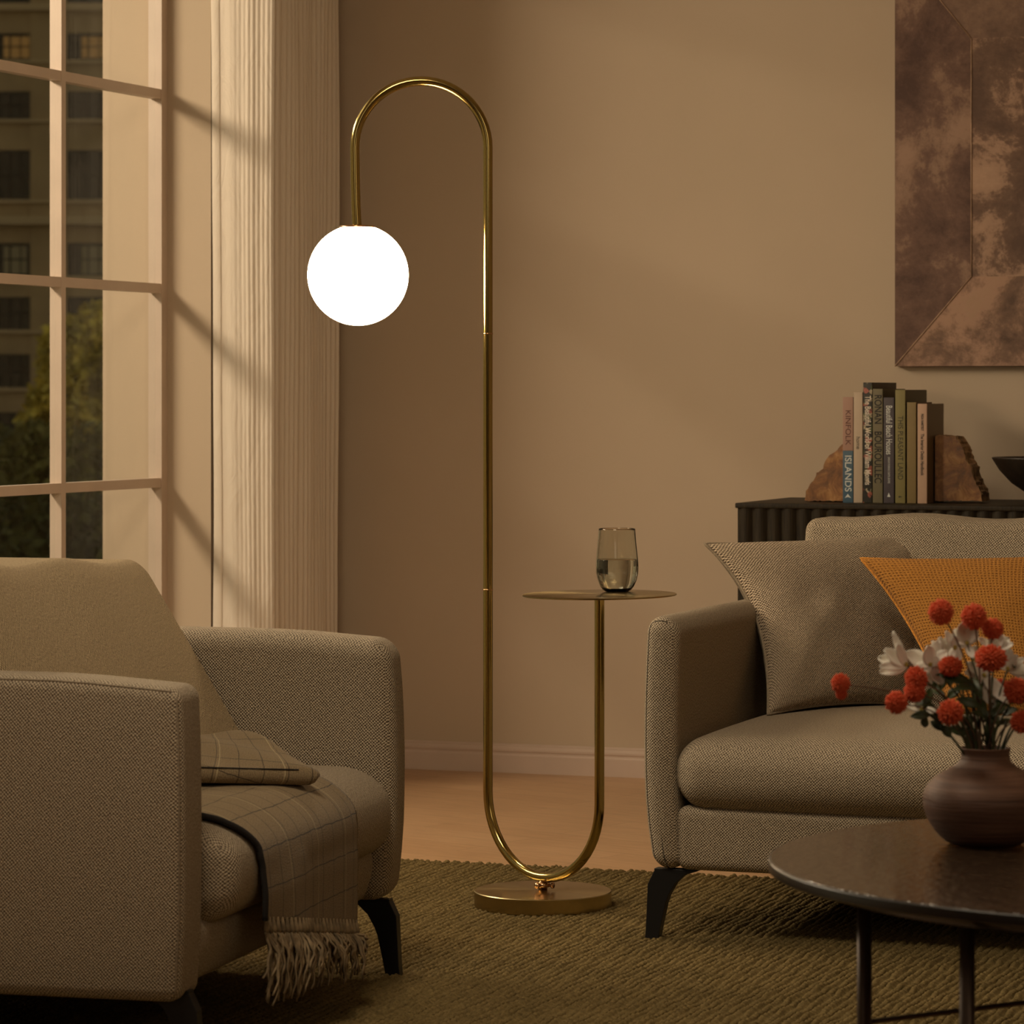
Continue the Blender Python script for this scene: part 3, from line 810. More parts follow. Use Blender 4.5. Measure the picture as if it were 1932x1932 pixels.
# ------------------------------------------------------------------ coffee table, vase
TX, TY, TZ, TR_ = .788, 4.10, .42, .487
tb = empty('coffee_table', (TX, TY, 0), 0, 'round dark bronze coffee table with textured top in the foreground', 'coffee table')
t1 = mesh('tabletop', *lathe([(TR_-.004, .0134), (TR_-.0045, .014), (.25, .014), (0, .014)], 160, (0, 0, TZ-.014), closed_bottom=False, closed_top=False), MAT['tabletop'], tb)
rm = mesh('rim', *lathe([(.0, 0), (TR_-.003, 0), (TR_, .002), (TR_, .0115), (TR_-.001, .0130), (TR_-.004, .0134)], 160, (0, 0, TZ-.014), closed_bottom=False, closed_top=False), MAT['rimdark'], tb); edge_split(rm, 50); edge_split(t1, 50)
mesh('apron_ring', *lathe([(TR_-.07, 0), (TR_-.05, 0), (TR_-.05, .014), (TR_-.07, .014)], 96, (0, 0, TZ-.028)), MAT['rimdark'], tb)
legs = [(.402-TX, 3.99-TY), (.490-TX, 3.765-TY), (.99-TX, 4.37-TY), (1.13-TX, 3.86-TY)]
for (x, y) in legs: mesh('leg', *tube([(x, y, ZF), (x, y, TZ-.028)], .0086, 20), MAT['bronze'], tb)
for a, b in ((0, 2), (1, 3)): mesh('stretcher', *tube([(legs[a][0], legs[a][1], .251), (legs[b][0], legs[b][1], .251)], .0032, 10), MAT['bronze'], tb)
VX, VY = (1859-CX)/F*4.26, 4.26
vpts = [(.043, 0), (.0455, .002), (.0545, .0077), (.0655, .0206), (.0730, .0355), (.0765, .050), (.0762, .060), (.072, .070), (.062, .081), (.048, .0895), (.0365, .095), (.0308, .1005), (.0292, .107), (.0298, .114), (.0312, .1165), (.0302, .118), (.0275, .1165), (.0268, .105), (.03, .097), (.055, .08), (.068, .055), (.06, .02), (.035, .006), (0.0005, .006)]
vase = mesh('vase', *lathe(vpts, 96), MAT['vase']); vase.location = (VX, VY, TZ)
tag(vase, 'squat round brown stoneware vase holding flowers on the coffee table', 'vase')
sub = vase.modifiers.new('s', 'SUBSURF'); sub.levels = 1; sub.render_levels = 1

# flower heads
MOUTH = np.array([VX, VY, TZ+.110])
def bez(a, b, c, n=14):
    a, b, c = map(np.array, (a, b, c)); return [(1-t)**2*a+2*t*(1-t)*b+t*t*c for t in np.linspace(0, 1, n)]
def head_mesh():
    parts = [lathe([(.74*math.sin(a), -.74*math.cos(a)) for a in np.linspace(.05, PI-.05, 9)], 14)]
    N = 210
    for i in range(N):
        z = 1-2*(i+.5)/N; rad = math.sqrt(1-z*z); a = i*2.39996
        d = Vector((rad*math.cos(a), rad*math.sin(a), z)); t1_ = d.orthogonal().normalized(); t2_ = d.cross(t1_)
        rr = random.uniform(.94, 1.14); w = .085
        tilt = (t1_*random.uniform(-.08, .08)+t2_*random.uniform(-.08, .08))
        base_ = d*.70; mid = d*.93+tilt*.6; tip = d*rr+tilt
        V = []
        for c_, ww in ((base_, w*.75), (mid, w*1.05), (tip, w*.55)):
            for k in range(5): q = c_+(t1_*math.cos(2*PI*k/5)+t2_*math.sin(2*PI*k/5))*ww; V.append(tuple(q))
        Fc = [(r*5+k, r*5+(k+1) % 5, (r+1)*5+(k+1) % 5, (r+1)*5+k) for r in range(2) for k in range(5)]+[tuple(range(10, 15))]
        parts.append((V, Fc))
    return join(parts)
HV, HF = head_mesh()
head0 = None
def red_flower(cx, cy, r, dY, label, stretch=(1, 1, 1), cz=None, lobe=None):
    global head0
    px, py = 1540+cx/4.929, 1100+cy/4.929; Y = VY+dY; p = P(px, py, Y); rad = r/4.929/F*Y
    t = empty('globe_flower', tuple(MOUTH), 0, label, 'flower', 'red globe flowers in the vase')
    if head0 is None: h = head0 = mesh('flower_head', HV, HF, MAT['red'], t)
    else:
        h = head0.copy(); COL.objects.link(h); h.parent = t
    rel = p-MOUTH
    h.location = tuple(rel); h.scale = tuple(rad*x for x in stretch); h.rotation_euler = (random.uniform(0, 3), random.uniform(0, 3), 0) if stretch == (1, 1, 1) else (0, 0, 0)
    if lobe:
        h2 = h.copy(); COL.objects.link(h2); h2.parent = t; h2.name = 'flower_head'
        h2.location = (rel[0]+lobe[0], rel[1], rel[2]+lobe[1]); h2.scale = (rad*lobe[2],)*3
    foot = np.array([random.uniform(-.014, .014), random.uniform(-.012, .012), -.03])
    up = np.array([rel[0]*.22, rel[1]*.2, .02+rel[2]*.55]) if cz is None else np.array([rel[0]*.10, 0, cz])
    pts = bez(foot, up, rel*np.array([1, 1, .985]), 14)
    mesh('stem', *tube(pts, [.0013-.0004*i/13 for i in range(14)], 6), MAT['stemred'], t)
red_flower(1160, 270, 118, -.02, 'highest coral globe flower, at the top left of the bouquet')
red_flower(1465, 312, 118, .01, 'coral globe flower at the bouquet top, above a white petal')
red_flower(1640, 425, 98, .02, 'smaller coral globe flower touching the top one\'s lower right')
red_flower(1625, 700, 140, -.04, 'largest wide coral globe flower in the bouquet\'s upper middle', (1.05, 1, .86))
red_flower(1250, 775, 112, -.01, 'coral globe flower above the arching dark leaf', (1.02, 1, .82))
red_flower(930, 895, 116, -.03, 'coral globe flower left of centre, just under the white petals', (.92, 1, 1.0))
red_flower(915, 1015, 98, -.035, 'coral globe flower tucked right under another, centre left', (1.02, 1, .95))
red_flower(745, 1110, 104, -.05, 'coral globe flower at the bouquet\'s lower left')
red_flower(1250, 1200, 120, -.05, 'coral globe flower low over the leaves above the vase neck')
red_flower(228, 935, 88, -.02, 'lone coral globe flower reaching far left on a long stem', (1, 1, 1.02), .075, (.0008, -.0125, .62))
red_flower(1862, 1000, 120, -.03, 'coral globe flower at the right edge of the photo')
red_flower(1910, 1290, 105, -.02, 'lowest coral globe flower, by the right edge near vase rim')
red_flower(1715, 960, 70, .04, 'dark small coral globe flower behind white petals')

def petal_geo(Lp, W, d, nrm, cup, n=7, m=4):
    d = np.array(d)/np.linalg.norm(d); nrm = np.array(nrm); side = np.cross(d, nrm); side /= np.linalg.norm(side); nrm = np.cross(side, d)
    V = []; Fc = []
    for i in range(n+1):
        t = i/n; w = W*(math.sin(PI*min(1, t*.86+.10))**.75)
        for j in range(m+1):
            s = j/m*2-1
            V.append(d*Lp*t+side*w*s*.5+nrm*(cup*Lp*t*t+.10*W*(s*s)*(.5+t)+random.uniform(-.0002, .0002)))
    for i in range(n):
        for j in range(m): a = i*(m+1)+j; Fc.append((a, a+m+1, a+m+2, a+1))
    V, Fc, _ = thicken(V, Fc, .0005, [(0, 0)]*len(V)); return V, Fc
def white_flower(cx, cy, dY, label, dirs, stem_col='stem'):
    # dirs: (angle in degrees in the view plane, length px, width px, tilt toward viewer)
    px, py = 1540+cx/4.929, 1100+cy/4.929; Y = VY+dY; p = P(px, py, Y); k = Y/F/4.929
    t = empty('white_flower', tuple(MOUTH), 0, label, 'flower', 'white flowers in the vase'); rel = p-MOUTH
    parts = []
    for (a, l, w, tilt) in dirs:
        a = math.radians(a); d = np.array([math.cos(a)*math.cos(tilt), -math.sin(tilt), math.sin(a)*math.cos(tilt)])
        v, f = petal_geo(l*k*1.15, w*k*1.15, d, np.array([-.2*math.cos(a), -1 if tilt <= 0 else -.6, .35]), .10)
        parts.append((np.array(v)+rel, f))
    mesh('petals', *join(parts), MAT['petal'], t)
    sv, sf = lathe([(.0012, 0), (.0028, .002), (.003, .004), (.0015, .006), (0.0001, .0065)], 12, tuple(rel+np.array([0, -.001, -.003])))
    mesh('flower_centre', sv, sf, MAT['stamen'], t)
    foot = np.array([random.uniform(-.014, .014), random.uniform(-.008, .012), -.03])
    up = foot+np.array([rel[0]*.2, rel[1]*.3, .03+rel[2]*.4])
    mesh('stem', *tube(bez(foot, up, rel, 12), .0012, 6), MAT['stem'], t)
white_flower(835, 760, 0, 'white cup flower opening to the left, at bouquet\'s left side', [(150, 225, 130, .1), (170, 230, 120, -.3), (198, 240, 120, .2), (120, 210, 100, .3), (113, 290, 75, -.1), (185, 260, 90, .4)])
white_flower(1060, 760, .01, 'white flower with wide petals below the mustard cushion corner', [(160, 230, 165, .1), (105, 190, 130, .4), (70, 210, 120, .0), (35, 190, 120, .3), (-60, 190, 110, .2), (205, 170, 120, .5), (-95, 200, 70, .1)])
white_flower(1190, 700, .03, 'white flower with upright petals right of the widest petals', [(108, 190, 105, .2), (85, 170, 100, .0), (62, 170, 90, .3), (130, 180, 80, .1), (150, 150, 80, .2)])
white_flower(1400, 560, .03, 'white flower just under the topmost coral heads', [(95, 190, 165, .0), (60, 180, 130, .3), (165, 200, 90, .2), (195, 130, 70, .3), (-70, 140, 70, .3), (135, 150, 90, -.2)])
white_flower(1290, 600, .02, 'white flower with narrow petals beside the tallest coral stem', [(125, 160, 80, .1), (95, 110, 70, .3), (-80, 130, 90, .1), (-110, 120, 70, .2)])
white_flower(1660, 620, .04, 'white flower behind the largest coral head', [(150, 170, 85, .1), (115, 150, 90, .3), (60, 140, 100, .0), (15, 160, 90, .2), (35, 150, 100, -.2), (-20, 160, 80, .3)])
white_flower(1780, 800, .03, 'white flower at the right above the edge coral head', [(80, 170, 70, .1), (30, 170, 90, .3), (-5, 190, 110, .1), (-25, 200, 70, .2), (55, 150, 80, .3), (150, 130, 80, .2)])
white_flower(1560, 860, .03, 'white flower between the centre and right edge coral heads', [(150, 190, 110, .2), (175, 180, 120, .3), (-75, 260, 150, .1), (-50, 300, 120, .2), (60, 130, 90, .3), (-100, 200, 100, .1)])
white_flower(1475, 700, .05, 'white flower with thin petals left of the largest coral head', [(120, 130, 60, .2), (-40, 150, 55, .1), (95, 120, 60, .3), (-15, 130, 60, .2)])
white_flower(980, 1175, .05, 'white flower low among the leaves at bouquet\'s left', [(170, 130, 70, .1), (-10, 120, 60, .2), (140, 110, 60, .2)])

def leaf_geo(a, b, w, nrm, curl=.12, n=10):
    a, b = np.array(a), np.array(b); d = b-a; Ln = np.linalg.norm(d); d /= Ln; nrm = np.array(nrm, float); side = np.cross(d, nrm); side /= np.linalg.norm(side); up = np.cross(side, d)
    V = []; Fc = []
    for i in range(n+1):
        t = i/n; ww = w*math.sin(PI*min(.98, t*.93+.05))**.9
        for j in (-1, -.5, 0, .5, 1): V.append(a+d*Ln*t+side*ww*.5*j+up*(curl*Ln*math.sin(PI*t)+.12*w*abs(j)))
    for i in range(n):
        for j in range(4): q = i*5+j; Fc.append((q, q+5, q+6, q+1))
    V, Fc, _ = thicken(V, Fc, .0005, [(0, 0)]*len(V)); return V, Fc
def sprig(label, stem_end, leaves, dY=0):
    t = empty('leafy_sprig', tuple(MOUTH), 0, label, 'leaves', 'leafy sprigs in the vase')
    def W(x, y, dd=0): return P(1540+x/4.929, 1100+y/4.929, VY+dY+dd)-MOUTH
    foot = np.array([random.uniform(-.016, .016), random.uniform(-.014, .01), -.03]); e = W(*stem_end)
    mesh('stem', *tube(bez(foot, foot+np.array([e[0]*.3, e[1]*.4, .03+e[2]*.4]), e, 12), .0015, 6), MAT['stem'], t)
    for (x0, y0, x1, y1, w, dd) in leaves:
        mesh('leaf', *leaf_geo(W(x0, y0), W(x1, y1, dd), w/4.929/F*VY, (random.uniform(-.4, .4), -1, random.uniform(.2, 1.0))), MAT['leaf'], t)
sprig('leafy stem arching left over the middle of the bouquet', (1450, 1000), [(1480, 980, 1110, 860, 130, .01), (1500, 1000, 1250, 1010, 100, -.02), (1540, 1090, 1430, 880, 110, .03), (1520, 1150, 1300, 1080, 100, 0), (1560, 1250, 1480, 1060, 120, .02)], -.01)
sprig('leafy stem at the lower left with pointed leaves', (1000, 1180), [(1060, 1230, 870, 1245, 85, 0), (1020, 1230, 1010, 1340, 80, .01), (1080, 1230, 1230, 1330, 120, -.01), (1000, 1180, 1060, 980, 90, .02), (1150, 1330, 1250, 1440, 100, 0), (1100, 1150, 920, 1130, 80, .01), (1200, 1380, 1060, 1290, 90, .01), (1250, 1430, 1150, 1340, 90, .02)], -.02)
sprig('leafy stem in the middle above the vase neck', (1600, 1230), [(1600, 1500, 1600, 1230, 110, 0), (1600, 1300, 1440, 1210, 110, -.02), (1620, 1250, 1760, 1130, 110, .01), (1560, 1300, 1700, 1190, 90, .03), (1380, 1420, 1210, 1360, 110, .0), (1360, 1330, 1470, 1250, 90, .02), (1700, 1340, 1590, 1200, 80, .01)], 0)
sprig('leafy stem spreading right near the photo\'s edge', (1800, 1130), [(1780, 1150, 1660, 1100, 90, 0), (1800, 1130, 1880, 1080, 90, .01), (1750, 1230, 1880, 1180, 100, -.01), (1700, 1330, 1840, 1290, 90, .02), (1830, 1080, 1930, 1120, 90, .0), (1800, 1060, 1740, 950, 90, .03), (1850, 800, 1820, 690, 70, .04)], .02)
sprig('thin leafy stem behind the two centre left coral heads', (1120, 960), [(1130, 980, 1010, 900, 70, 0), (1150, 1000, 1180, 880, 80, .01), (1200, 1060, 1060, 1010, 90, .02), (1220, 1080, 1350, 980, 100, .0), (1250, 960, 1220, 870, 80, .01)], .03)
extra = empty('bare_stems', tuple(MOUTH), 0, 'bundle of bare brown stems rising fanwise from the vase mouth', 'stems')
for (x, y) in ((1330, 1260), (1370, 1230), (1400, 1250), (1430, 1240), (1780, 1270), (1830, 1310), (1860, 1330), (1700, 1240), (1500, 1220), (1290, 1290)):
    e = P(1540+x/4.929, 1100+y/4.929, VY+random.uniform(-.03, .03))-MOUTH
    mesh('stem', *tube(bez((e[0]*.35, e[1]*.3, -.03), (e[0]*.5, e[1]*.4, .01), e, 8), .0014, 6), MAT['stem'], extra)

# ------------------------------------------------------------------ sideboard and what stands on it
SBZ = .711; p0 = np.array([.697, 8.655]); 
fl = p0-G2*.50     # front left corner
sb = empty('sideboard', (fl[0], fl[1], 0), -A, 'dark fluted wooden sideboard against the back wall behind the sofa', 'sideboard')
sb_local = loc2(fl, A); SBW, SBD = 1.7, .47
def flute():
    top = SBZ-.012; bot = .12; pitch = .0355; n = int((SBW-.004)/pitch); per = 8; V = []; Fc = []
    xs = []
    for i in range(n*per+1):
        x = .002+i*pitch/per; ph = (i % per)/per; y = .004-.0085*math.sin(PI*ph); xs.append((x, y))
    for z in (bot, top):
        for x, y in xs: V.append((x, y, z))
    k = len(xs)
    Fc = [(i, i+1, k+i+1, k+i) for i in range(k-1)]
    V += [(xs[0][0], .03, bot), (xs[-1][0], .03, bot), (xs[0][0], .03, top), (xs[-1][0], .03, top)]; a = 2*k
    Fc += [tuple(range(k))[::-1]+(a, a+1), tuple(range(k, 2*k))+(a+3, a+2), (a, 0, k, a+2), (k-1, a+1, a+3, 2*k-1), (a+1, a, a+2, a+3)]
    return V, Fc
f_ = mesh('fluted_front', *flute(), MAT['darkwood'], sb, smooth=False)
mesh('sideboard_top', *rbox((-.002, -.006, SBZ-.012), (SBW, SBD, SBZ), .0025, 2, (2, 2, 1)), MAT['darkwood'], sb)
mesh('carcass', *box((.004, .03, .12), (SBW-.004, SBD-.004, SBZ-.012)), MAT['darkwood'], sb, smooth=False)
for x in (.08, SBW-.08):
    for y in (.06, SBD-.06): mesh('leg', *tube([(x, y, 0), (x, y, .12)], [.014, .02], 16), MAT['darkwood'], sb)

def text_mesh(s, size, m, parent, loc, rot, sx=1.0, shear=0.0, thick=0.0):
    cu = bpy.data.curves.new('txt', 'FONT'); cu.body = s; cu.size = size; cu.extrude = .0002; cu.align_x = 'LEFT'; cu.align_y = 'CENTER'; cu.offset = thick
    to = bpy.data.objects.new('txt', cu); COL.objects.link(to)
    bpy.context.view_layer.update()
    me = bpy.data.meshes.new_from_object(to.evaluated_get(bpy.context.evaluated_depsgraph_get())); bpy.data.objects.remove(to)
    me.materials.clear(); me.materials.append(m)
    o = bpy.data.objects.new('spine_lettering', me); COL.objects.link(o); o.parent = parent; o.location = loc; o.rotation_euler = rot; o.scale = (sx, 1, 1)
    w = max(v.co.x for v in me.vertices)-min(v.co.x for v in me.vertices)
    return o, w
def ink(c, n): return plain(n, c, .6)
inkd = ink((.008, .006, .005), 'black ink'); inkl = ink((.75, .66, .55), 'cream ink'); inkp = ink((.10, .035, .025), 'faded red ink'); inkg = ink((.025, .025, .012), 'dark green ink'); inkb = ink((.68, .70, .66), 'pale ink')
paper = plain('book pages', (.62, .54, .42), .9, nz=.15, nscale=300)
def floral_mat():
    m, nt, b = mat('floral cloth'); tc = nd(nt, 'ShaderNodeTexCoord')
    vo = nd(nt, 'ShaderNodeTexVoronoi', i_Scale=95.0); L(nt, tc.outputs['Object'], vo.inputs['Vector'])
    sp_ = nt.nodes.new('ShaderNodeSeparateColor'); L(nt, vo.outputs['Color'], sp_.inputs[0])
    colr = ramp(nt, sp_.outputs[0], [(.0, (.02, .018, .012)), (.35, (.09, .11, .035)), (.5, (.02, .018, .012)), (.7, (.42, .12, .08)), (.85, (.50, .42, .28))])
    nt.nodes[-1].color_ramp.interpolation = 'CONSTANT'
    n_ = noise(nt, tc.outputs['Object'], 160, 3, .6, 2.5)
    mx = nd(nt, 'ShaderNodeMix', data_type='RGBA'); mx.inputs[7].default_value = (.02, .017, .012, 1)
    L(nt, ramp(nt, n_, [(.52, (0, 0, 0)), (.58, (1, 1, 1))]), mx.inputs[0]); L(nt, colr, mx.inputs[6]); L(nt, mx.outputs[2], b.inputs['Base Color']); b.inputs['Roughness'].default_value = .5
    return m
bk_y = None
Yb = .259*F/207
def bx_at(px):          # local x on the sideboard of the spine line seen at px
    yl_ = .10; o_ = fl+G2*yl_
    k = (px-CX)/F; t = (k*o_[1]-o_[0])/(E2[0]-k*E2[1]); return t
books = [
 # px0, px1, top y, depth, spine material(s), label, texts
 (1590, 1609.5, 747.5, .17, 'coral', 'thin book with pinkish tan and blue spine, first on the left'),
 (1610.5, 1627.5, 738.4, .19, 'cream', 'cream book with one small grey word, second from the left'),
 (1628.5, 1645.5, 719.6, .235, 'floral', 'tallest book with a dark floral spine'),
 (1646.5, 1665.5, 731.4, .22, 'olivegrey', 'olive grey book with large black capitals on its spine'),
 (1667, 1687, 747.5, .18, 'navy', 'dark navy book with white lettering down its spine'),
 (1689, 1708, 732.8, .215, 'green', 'olive green book with serif capitals, right of the navy book'),
 (1711, 1728.5, 756, .16, 'ochre', 'untitled ochre olive book, second from the right'),
 (1731, 1749, 758.7, .17, 'blush', 'blush pink book with black lowercase title, last on the right'),
]
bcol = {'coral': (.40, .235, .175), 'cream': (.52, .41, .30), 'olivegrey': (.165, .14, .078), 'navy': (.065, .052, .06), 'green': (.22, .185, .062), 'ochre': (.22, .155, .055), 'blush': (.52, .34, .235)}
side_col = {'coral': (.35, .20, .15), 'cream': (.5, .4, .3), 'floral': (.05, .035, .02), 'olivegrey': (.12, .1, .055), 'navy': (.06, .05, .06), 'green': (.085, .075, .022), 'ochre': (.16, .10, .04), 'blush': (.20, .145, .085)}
for (pa, pb, ty, dep, key, label) in books:
    xa, xb = bx_at(pa), bx_at(pb); w = xb-xa; Yc = fl[1]+G2[1]*.10+E2[1]*(xa+xb)/2; h = (947-ty)*Yc/F
    o = empty('book', tuple(R(0, 0, 0)), 0, label, 'book', 'books between the stone bookends')
    wl = fl+G2*.10+E2*xa; o.location = (wl[0], wl[1], SBZ); o.rotation_euler = (0, 0, -A)
    sm = floral_mat() if key == 'floral' else plain(key+' spine', bcol[key], .55, nz=.05, nscale=20)
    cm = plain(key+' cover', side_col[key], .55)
    ct = .0022
    cov = join([rbox((0, 0, 0), (w, .004, h), .0012, 2, (2, 1, 2))])
    if key == 'coral':
        zsplit = (947-848.8)*Yc/F
        mesh('spine', *rbox((0, 0, zsplit), (w, .004, h), .0008, 2, (2, 1, 2)), sm, o)
        mesh('blue_spine_band', *rbox((0, 0, 0), (w, .004, zsplit), .0008, 2, (2, 1, 2)), plain('blue spine', (.055, .11, .16), .5), o)['label'] = 'blue lower half of the spine'
    else: mesh('spine', *cov, sm, o)
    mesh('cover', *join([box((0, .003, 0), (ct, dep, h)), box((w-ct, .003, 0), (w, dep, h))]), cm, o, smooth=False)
    mesh('pages', *box((ct, .004, .003), (w-ct, dep-.004, h-.003)), paper, o, smooth=False)
    Rt = (PI/2, PI/2, 0)
    def T(s, zfrac_top, length, size, m, xo=.5, thick=0.0):
        t, wd = text_mesh(s, size, m, o, (w*xo, -.0003, h*zfrac_top), (PI/2, PI/2, 0), thick=thick)
        t.scale = (length*h/max(wd, 1e-4), 1, 1)
    if key == 'coral':
        T('KINFOLK', .88, .33, .018, inkp); T('ISLANDS', .452, .34, .022, inkb, .5, .0002)
        mesh('arrow_mark', [(w*.2, -.0006, h*.045), (w*.5, -.0006, h*.085), (w*.82, -.0006, h*.045), (w*.5, -.0006, h*.055)], [(0, 3, 1), (3, 2, 1)], inkb, o, smooth=False)
    elif key == 'cream': T('home', .60, .11, .014, inkd)
    elif key == 'floral': T('The Beautiful World of William Morris', .89, .74, .020, inkl, .5, .0003)
    elif key == 'olivegrey': T('RONAN   BOUROULLEC', .95, .77, .024, inkd, .5, .0003)
    elif key == 'navy':
        T('Beautiful Beach Houses', .925, .46, .021, inkb, .5, .0001); T('LIVING IN STUNNING COASTAL ESCAPES', .44, .25, .007, inkb)
        mesh('spine_emblem', [(w*.35, -.0006, h*.06), (w*.5, -.0006, h*.10), (w*.65, -.0006, h*.06)], [(0, 2, 1)], inkb, o, smooth=False)
    elif key == 'green': T('THIS PLEASANT LAND', .77, .56, .018, inkg)
    elif key == 'blush':
        T('FRIDA RAMSTEDT', .90, .17, .008, inkd, .5, .0002); T('The Interior Design Handbook', .70, .42, .011, inkd, .5, .0002)
    if key == 'green': mesh('spine_emblem', [(w*.35, -.0006, h*.05), (w*.35, -.0006, h*.065), (w*.72, -.0006, h*.058)], [(0, 2, 1)], inkg, o, smooth=False)

def bookend(name, pts, dep, label, yl_):
    # outline in px, extruded in depth with a rough bark rim
    loc = []
    for (px, py) in pts:
        k = (px-CX)/F; o_ = fl+G2*yl_; t = (k*o_[1]-o_[0])/(E2[0]-k*E2[1]); Yc = o_[1]+E2[1]*t
        loc.append((t, CH-(py-HY)/F*Yc-SBZ))
    loc = [(x, max(0, z)) for x, z in loc]
    x0 = min(x for x, z in loc); loc = [(x-x0, z) for x, z in loc]
    # densify & roughen
    dn = []
    n = len(loc)
    for i in range(n):
        a, b = loc[i], loc[(i+1) % n]; L_ = math.dist(a, b); m_ = max(1, int(L_/.006))
        for k in range(m_):
            t = k/m_; x, z = a[0]+(b[0]-a[0])*t, a[1]+(b[1]-a[1])*t
            rough = (0 if (a[1] < .001 and b[1] < .001) or abs(a[0]-b[0]) < .002 else 1)
            dn.append((x+rough*random.uniform(-.0016, .0016), max(0, z+rough*random.uniform(-.0016, .0016)), rough))
    n = len(dn); V = []; yy = [0, .006, dep*.5, dep-.006, dep]
    for q, y in enumerate(yy):
        for (x, z, rg) in dn:
            o_ = rg*(.0 if q in (0, 4) else random.uniform(-.003, .004)); V.append((x+o_, y, max(0, z+o_*.5)))
    Fc = [tuple(range(n)), tuple(range(4*n, 5*n))[::-1]]; mi = [0, 0]
    for q in range(4):
        for i in range(n): Fc.append((q*n+i, (q+1)*n+i, (q+1)*n+(i+1) % n, q*n+(i+1) % n)); mi.append(1)
    wl = fl+G2*yl_+E2*x0
    o = mesh(name, V, Fc, mats=[MAT['petrified'], MAT['bark']], midx=mi, smooth=False)
    o.location = (wl[0], wl[1], SBZ); o.rotation_euler = (0, 0, -A); tag(o, label, 'bookend'); return o
bookend('bookend', [(1519, 945), (1521, 926), (1534, 906), (1541, 893), (1552, 884), (1556, 873), (1566, 858), (1580, 848), (1589, 838), (1595, 833), (1595, 945)], .085, 'orange brown petrified wood bookend left of the books', .14)
bookend('bookend', [(1764, 945), (1764, 823), (1770, 821), (1802, 824), (1812, 838), (1818, 850), (1822, 868), (1832, 884), (1838, 905), (1849, 928), (1852, 945)], .085, 'orange brown petrified wood bookend right of the books', .165)
# bowl
kx = (1990-CX)/F; o_ = fl+G2*.20; t_ = (kx*o_[1]-o_[0])/(E2[0]-kx*E2[1]); bw = o_+E2*t_
bp = [(.045, 0), (.047, .004), (.04, .012), (.062, .022), (.10, .048), (.128, .078), (.144, .1035), (.1455, .107), (.143, .108), (.138, .104), (.11, .07), (.06, .035), (0.0005, .028)]
bo = mesh('bowl', *lathe(bp, 80), MAT['bowl']); bo.location = (bw[0], bw[1], SBZ); tag(bo, 'black wide footed bowl on the sideboard at the photo\'s right edge', 'bowl')

# ------------------------------------------------------------------ painting
def paint_mat(name, stops, seed, sc_=5.5):
    m, nt, b = mat(name); tc = nd(nt, 'ShaderNodeTexCoord')
    mp = nt.nodes.new('ShaderNodeMapping'); mp.inputs['Location'].default_value = (seed*3.7, seed*1.9, seed); L(nt, tc.outputs['Object'], mp.inputs[0])
    f = noise(nt, mp.outputs[0], sc_, 12, .68, .25)
    f2 = noise(nt, mp.outputs[0], 60, 5, .7, .5)
    h = M(nt, 'ADD', M(nt, 'MULTIPLY', f, .85), M(nt, 'MULTIPLY', f2, .15))
    L(nt, ramp(nt, h, stops), b.inputs['Base Color']); b.inputs['Roughness'].default_value = .7; bump(nt, b, h, .6, .012); return m
dk, md, lt = (.085, .042, .030), (.18, .10, .07), (.44, .265, .18)
pm = [paint_mat('dark umber paint', [(.40, dk), (.52, md), (.56, (.28, .17, .115)), (.62, (.36, .225, .155))], 1, 4.2),
      paint_mat('clouded ochre paint', [(.36, (.12, .07, .048)), (.46, (.23, .135, .09)), (.54, lt), (.66, (.42, .27, .17))], 2, 7),
      paint_mat('brown paint', [(.40, (.10, .058, .04)), (.55, (.21, .125, .085)), (.64, (.28, .175, .12))], 3, 6),
      paint_mat('centre field paint', [(.42, (.12, .068, .046)), (.5, (.18, .105, .07)), (.55, (.40, .25, .17)), (.65, (.48, .31, .21))], 5, 5)]
rim = plain('light painted edge', (.40, .26, .17), .7, nz=.3, nscale=50)
dark_rim = plain('canvas edge', (.09, .05, .035), .8)
wpt_ = CORNER.copy(); kx = (1694-CX)/F
t_ = (kx*CORNER[1]-CORNER[0])/(E2[0]-kx*E2[1]); pw = CORNER+E2*t_-G2*.030
zb_ = CH-(691-HY)/F*pw[1]; pxm = .00133
W_, Hh_ = 1.02, 1.03; ix, iz0, iz1 = .190, .217, .795
art = empty('painting', (pw[0], pw[1], zb_), -A, 'large abstract painting in browns of nested rectangles on the back wall', 'painting')
Q = [(0, 0), (W_, 0), (W_, Hh_), (0, Hh_), (ix, iz0), (W_-ix, iz0), (W_-ix, iz1), (ix, iz1)]
V = [(x, 0, z) for x, z in Q]
def sub_quad(q, n=1): return q
fa = [(0, 4, 7, 3), (0, 1, 5, 4), (3, 7, 6, 2), (4, 5, 6, 7), (1, 2, 6, 5)]; mi = [0, 1, 2, 3, 0]
mesh('canvas_front', V, fa, mats=pm, midx=mi, parent=art, smooth=False, uv='box')
mesh('canvas_side', *box((0, .0006, 0), (W_, .029, Hh_)), dark_rim, art, smooth=False)
ln = []
for a, b in ((0, 4), (4, 7), (7, 3)):
    (x0, z0), (x1, z1) = Q[a], Q[b]; ln.append(tube([(x0, -.0005, z0), (x1, -.0005, z1)], .0018, 5))
mesh('paint_ridge', *join(ln), rim, art)

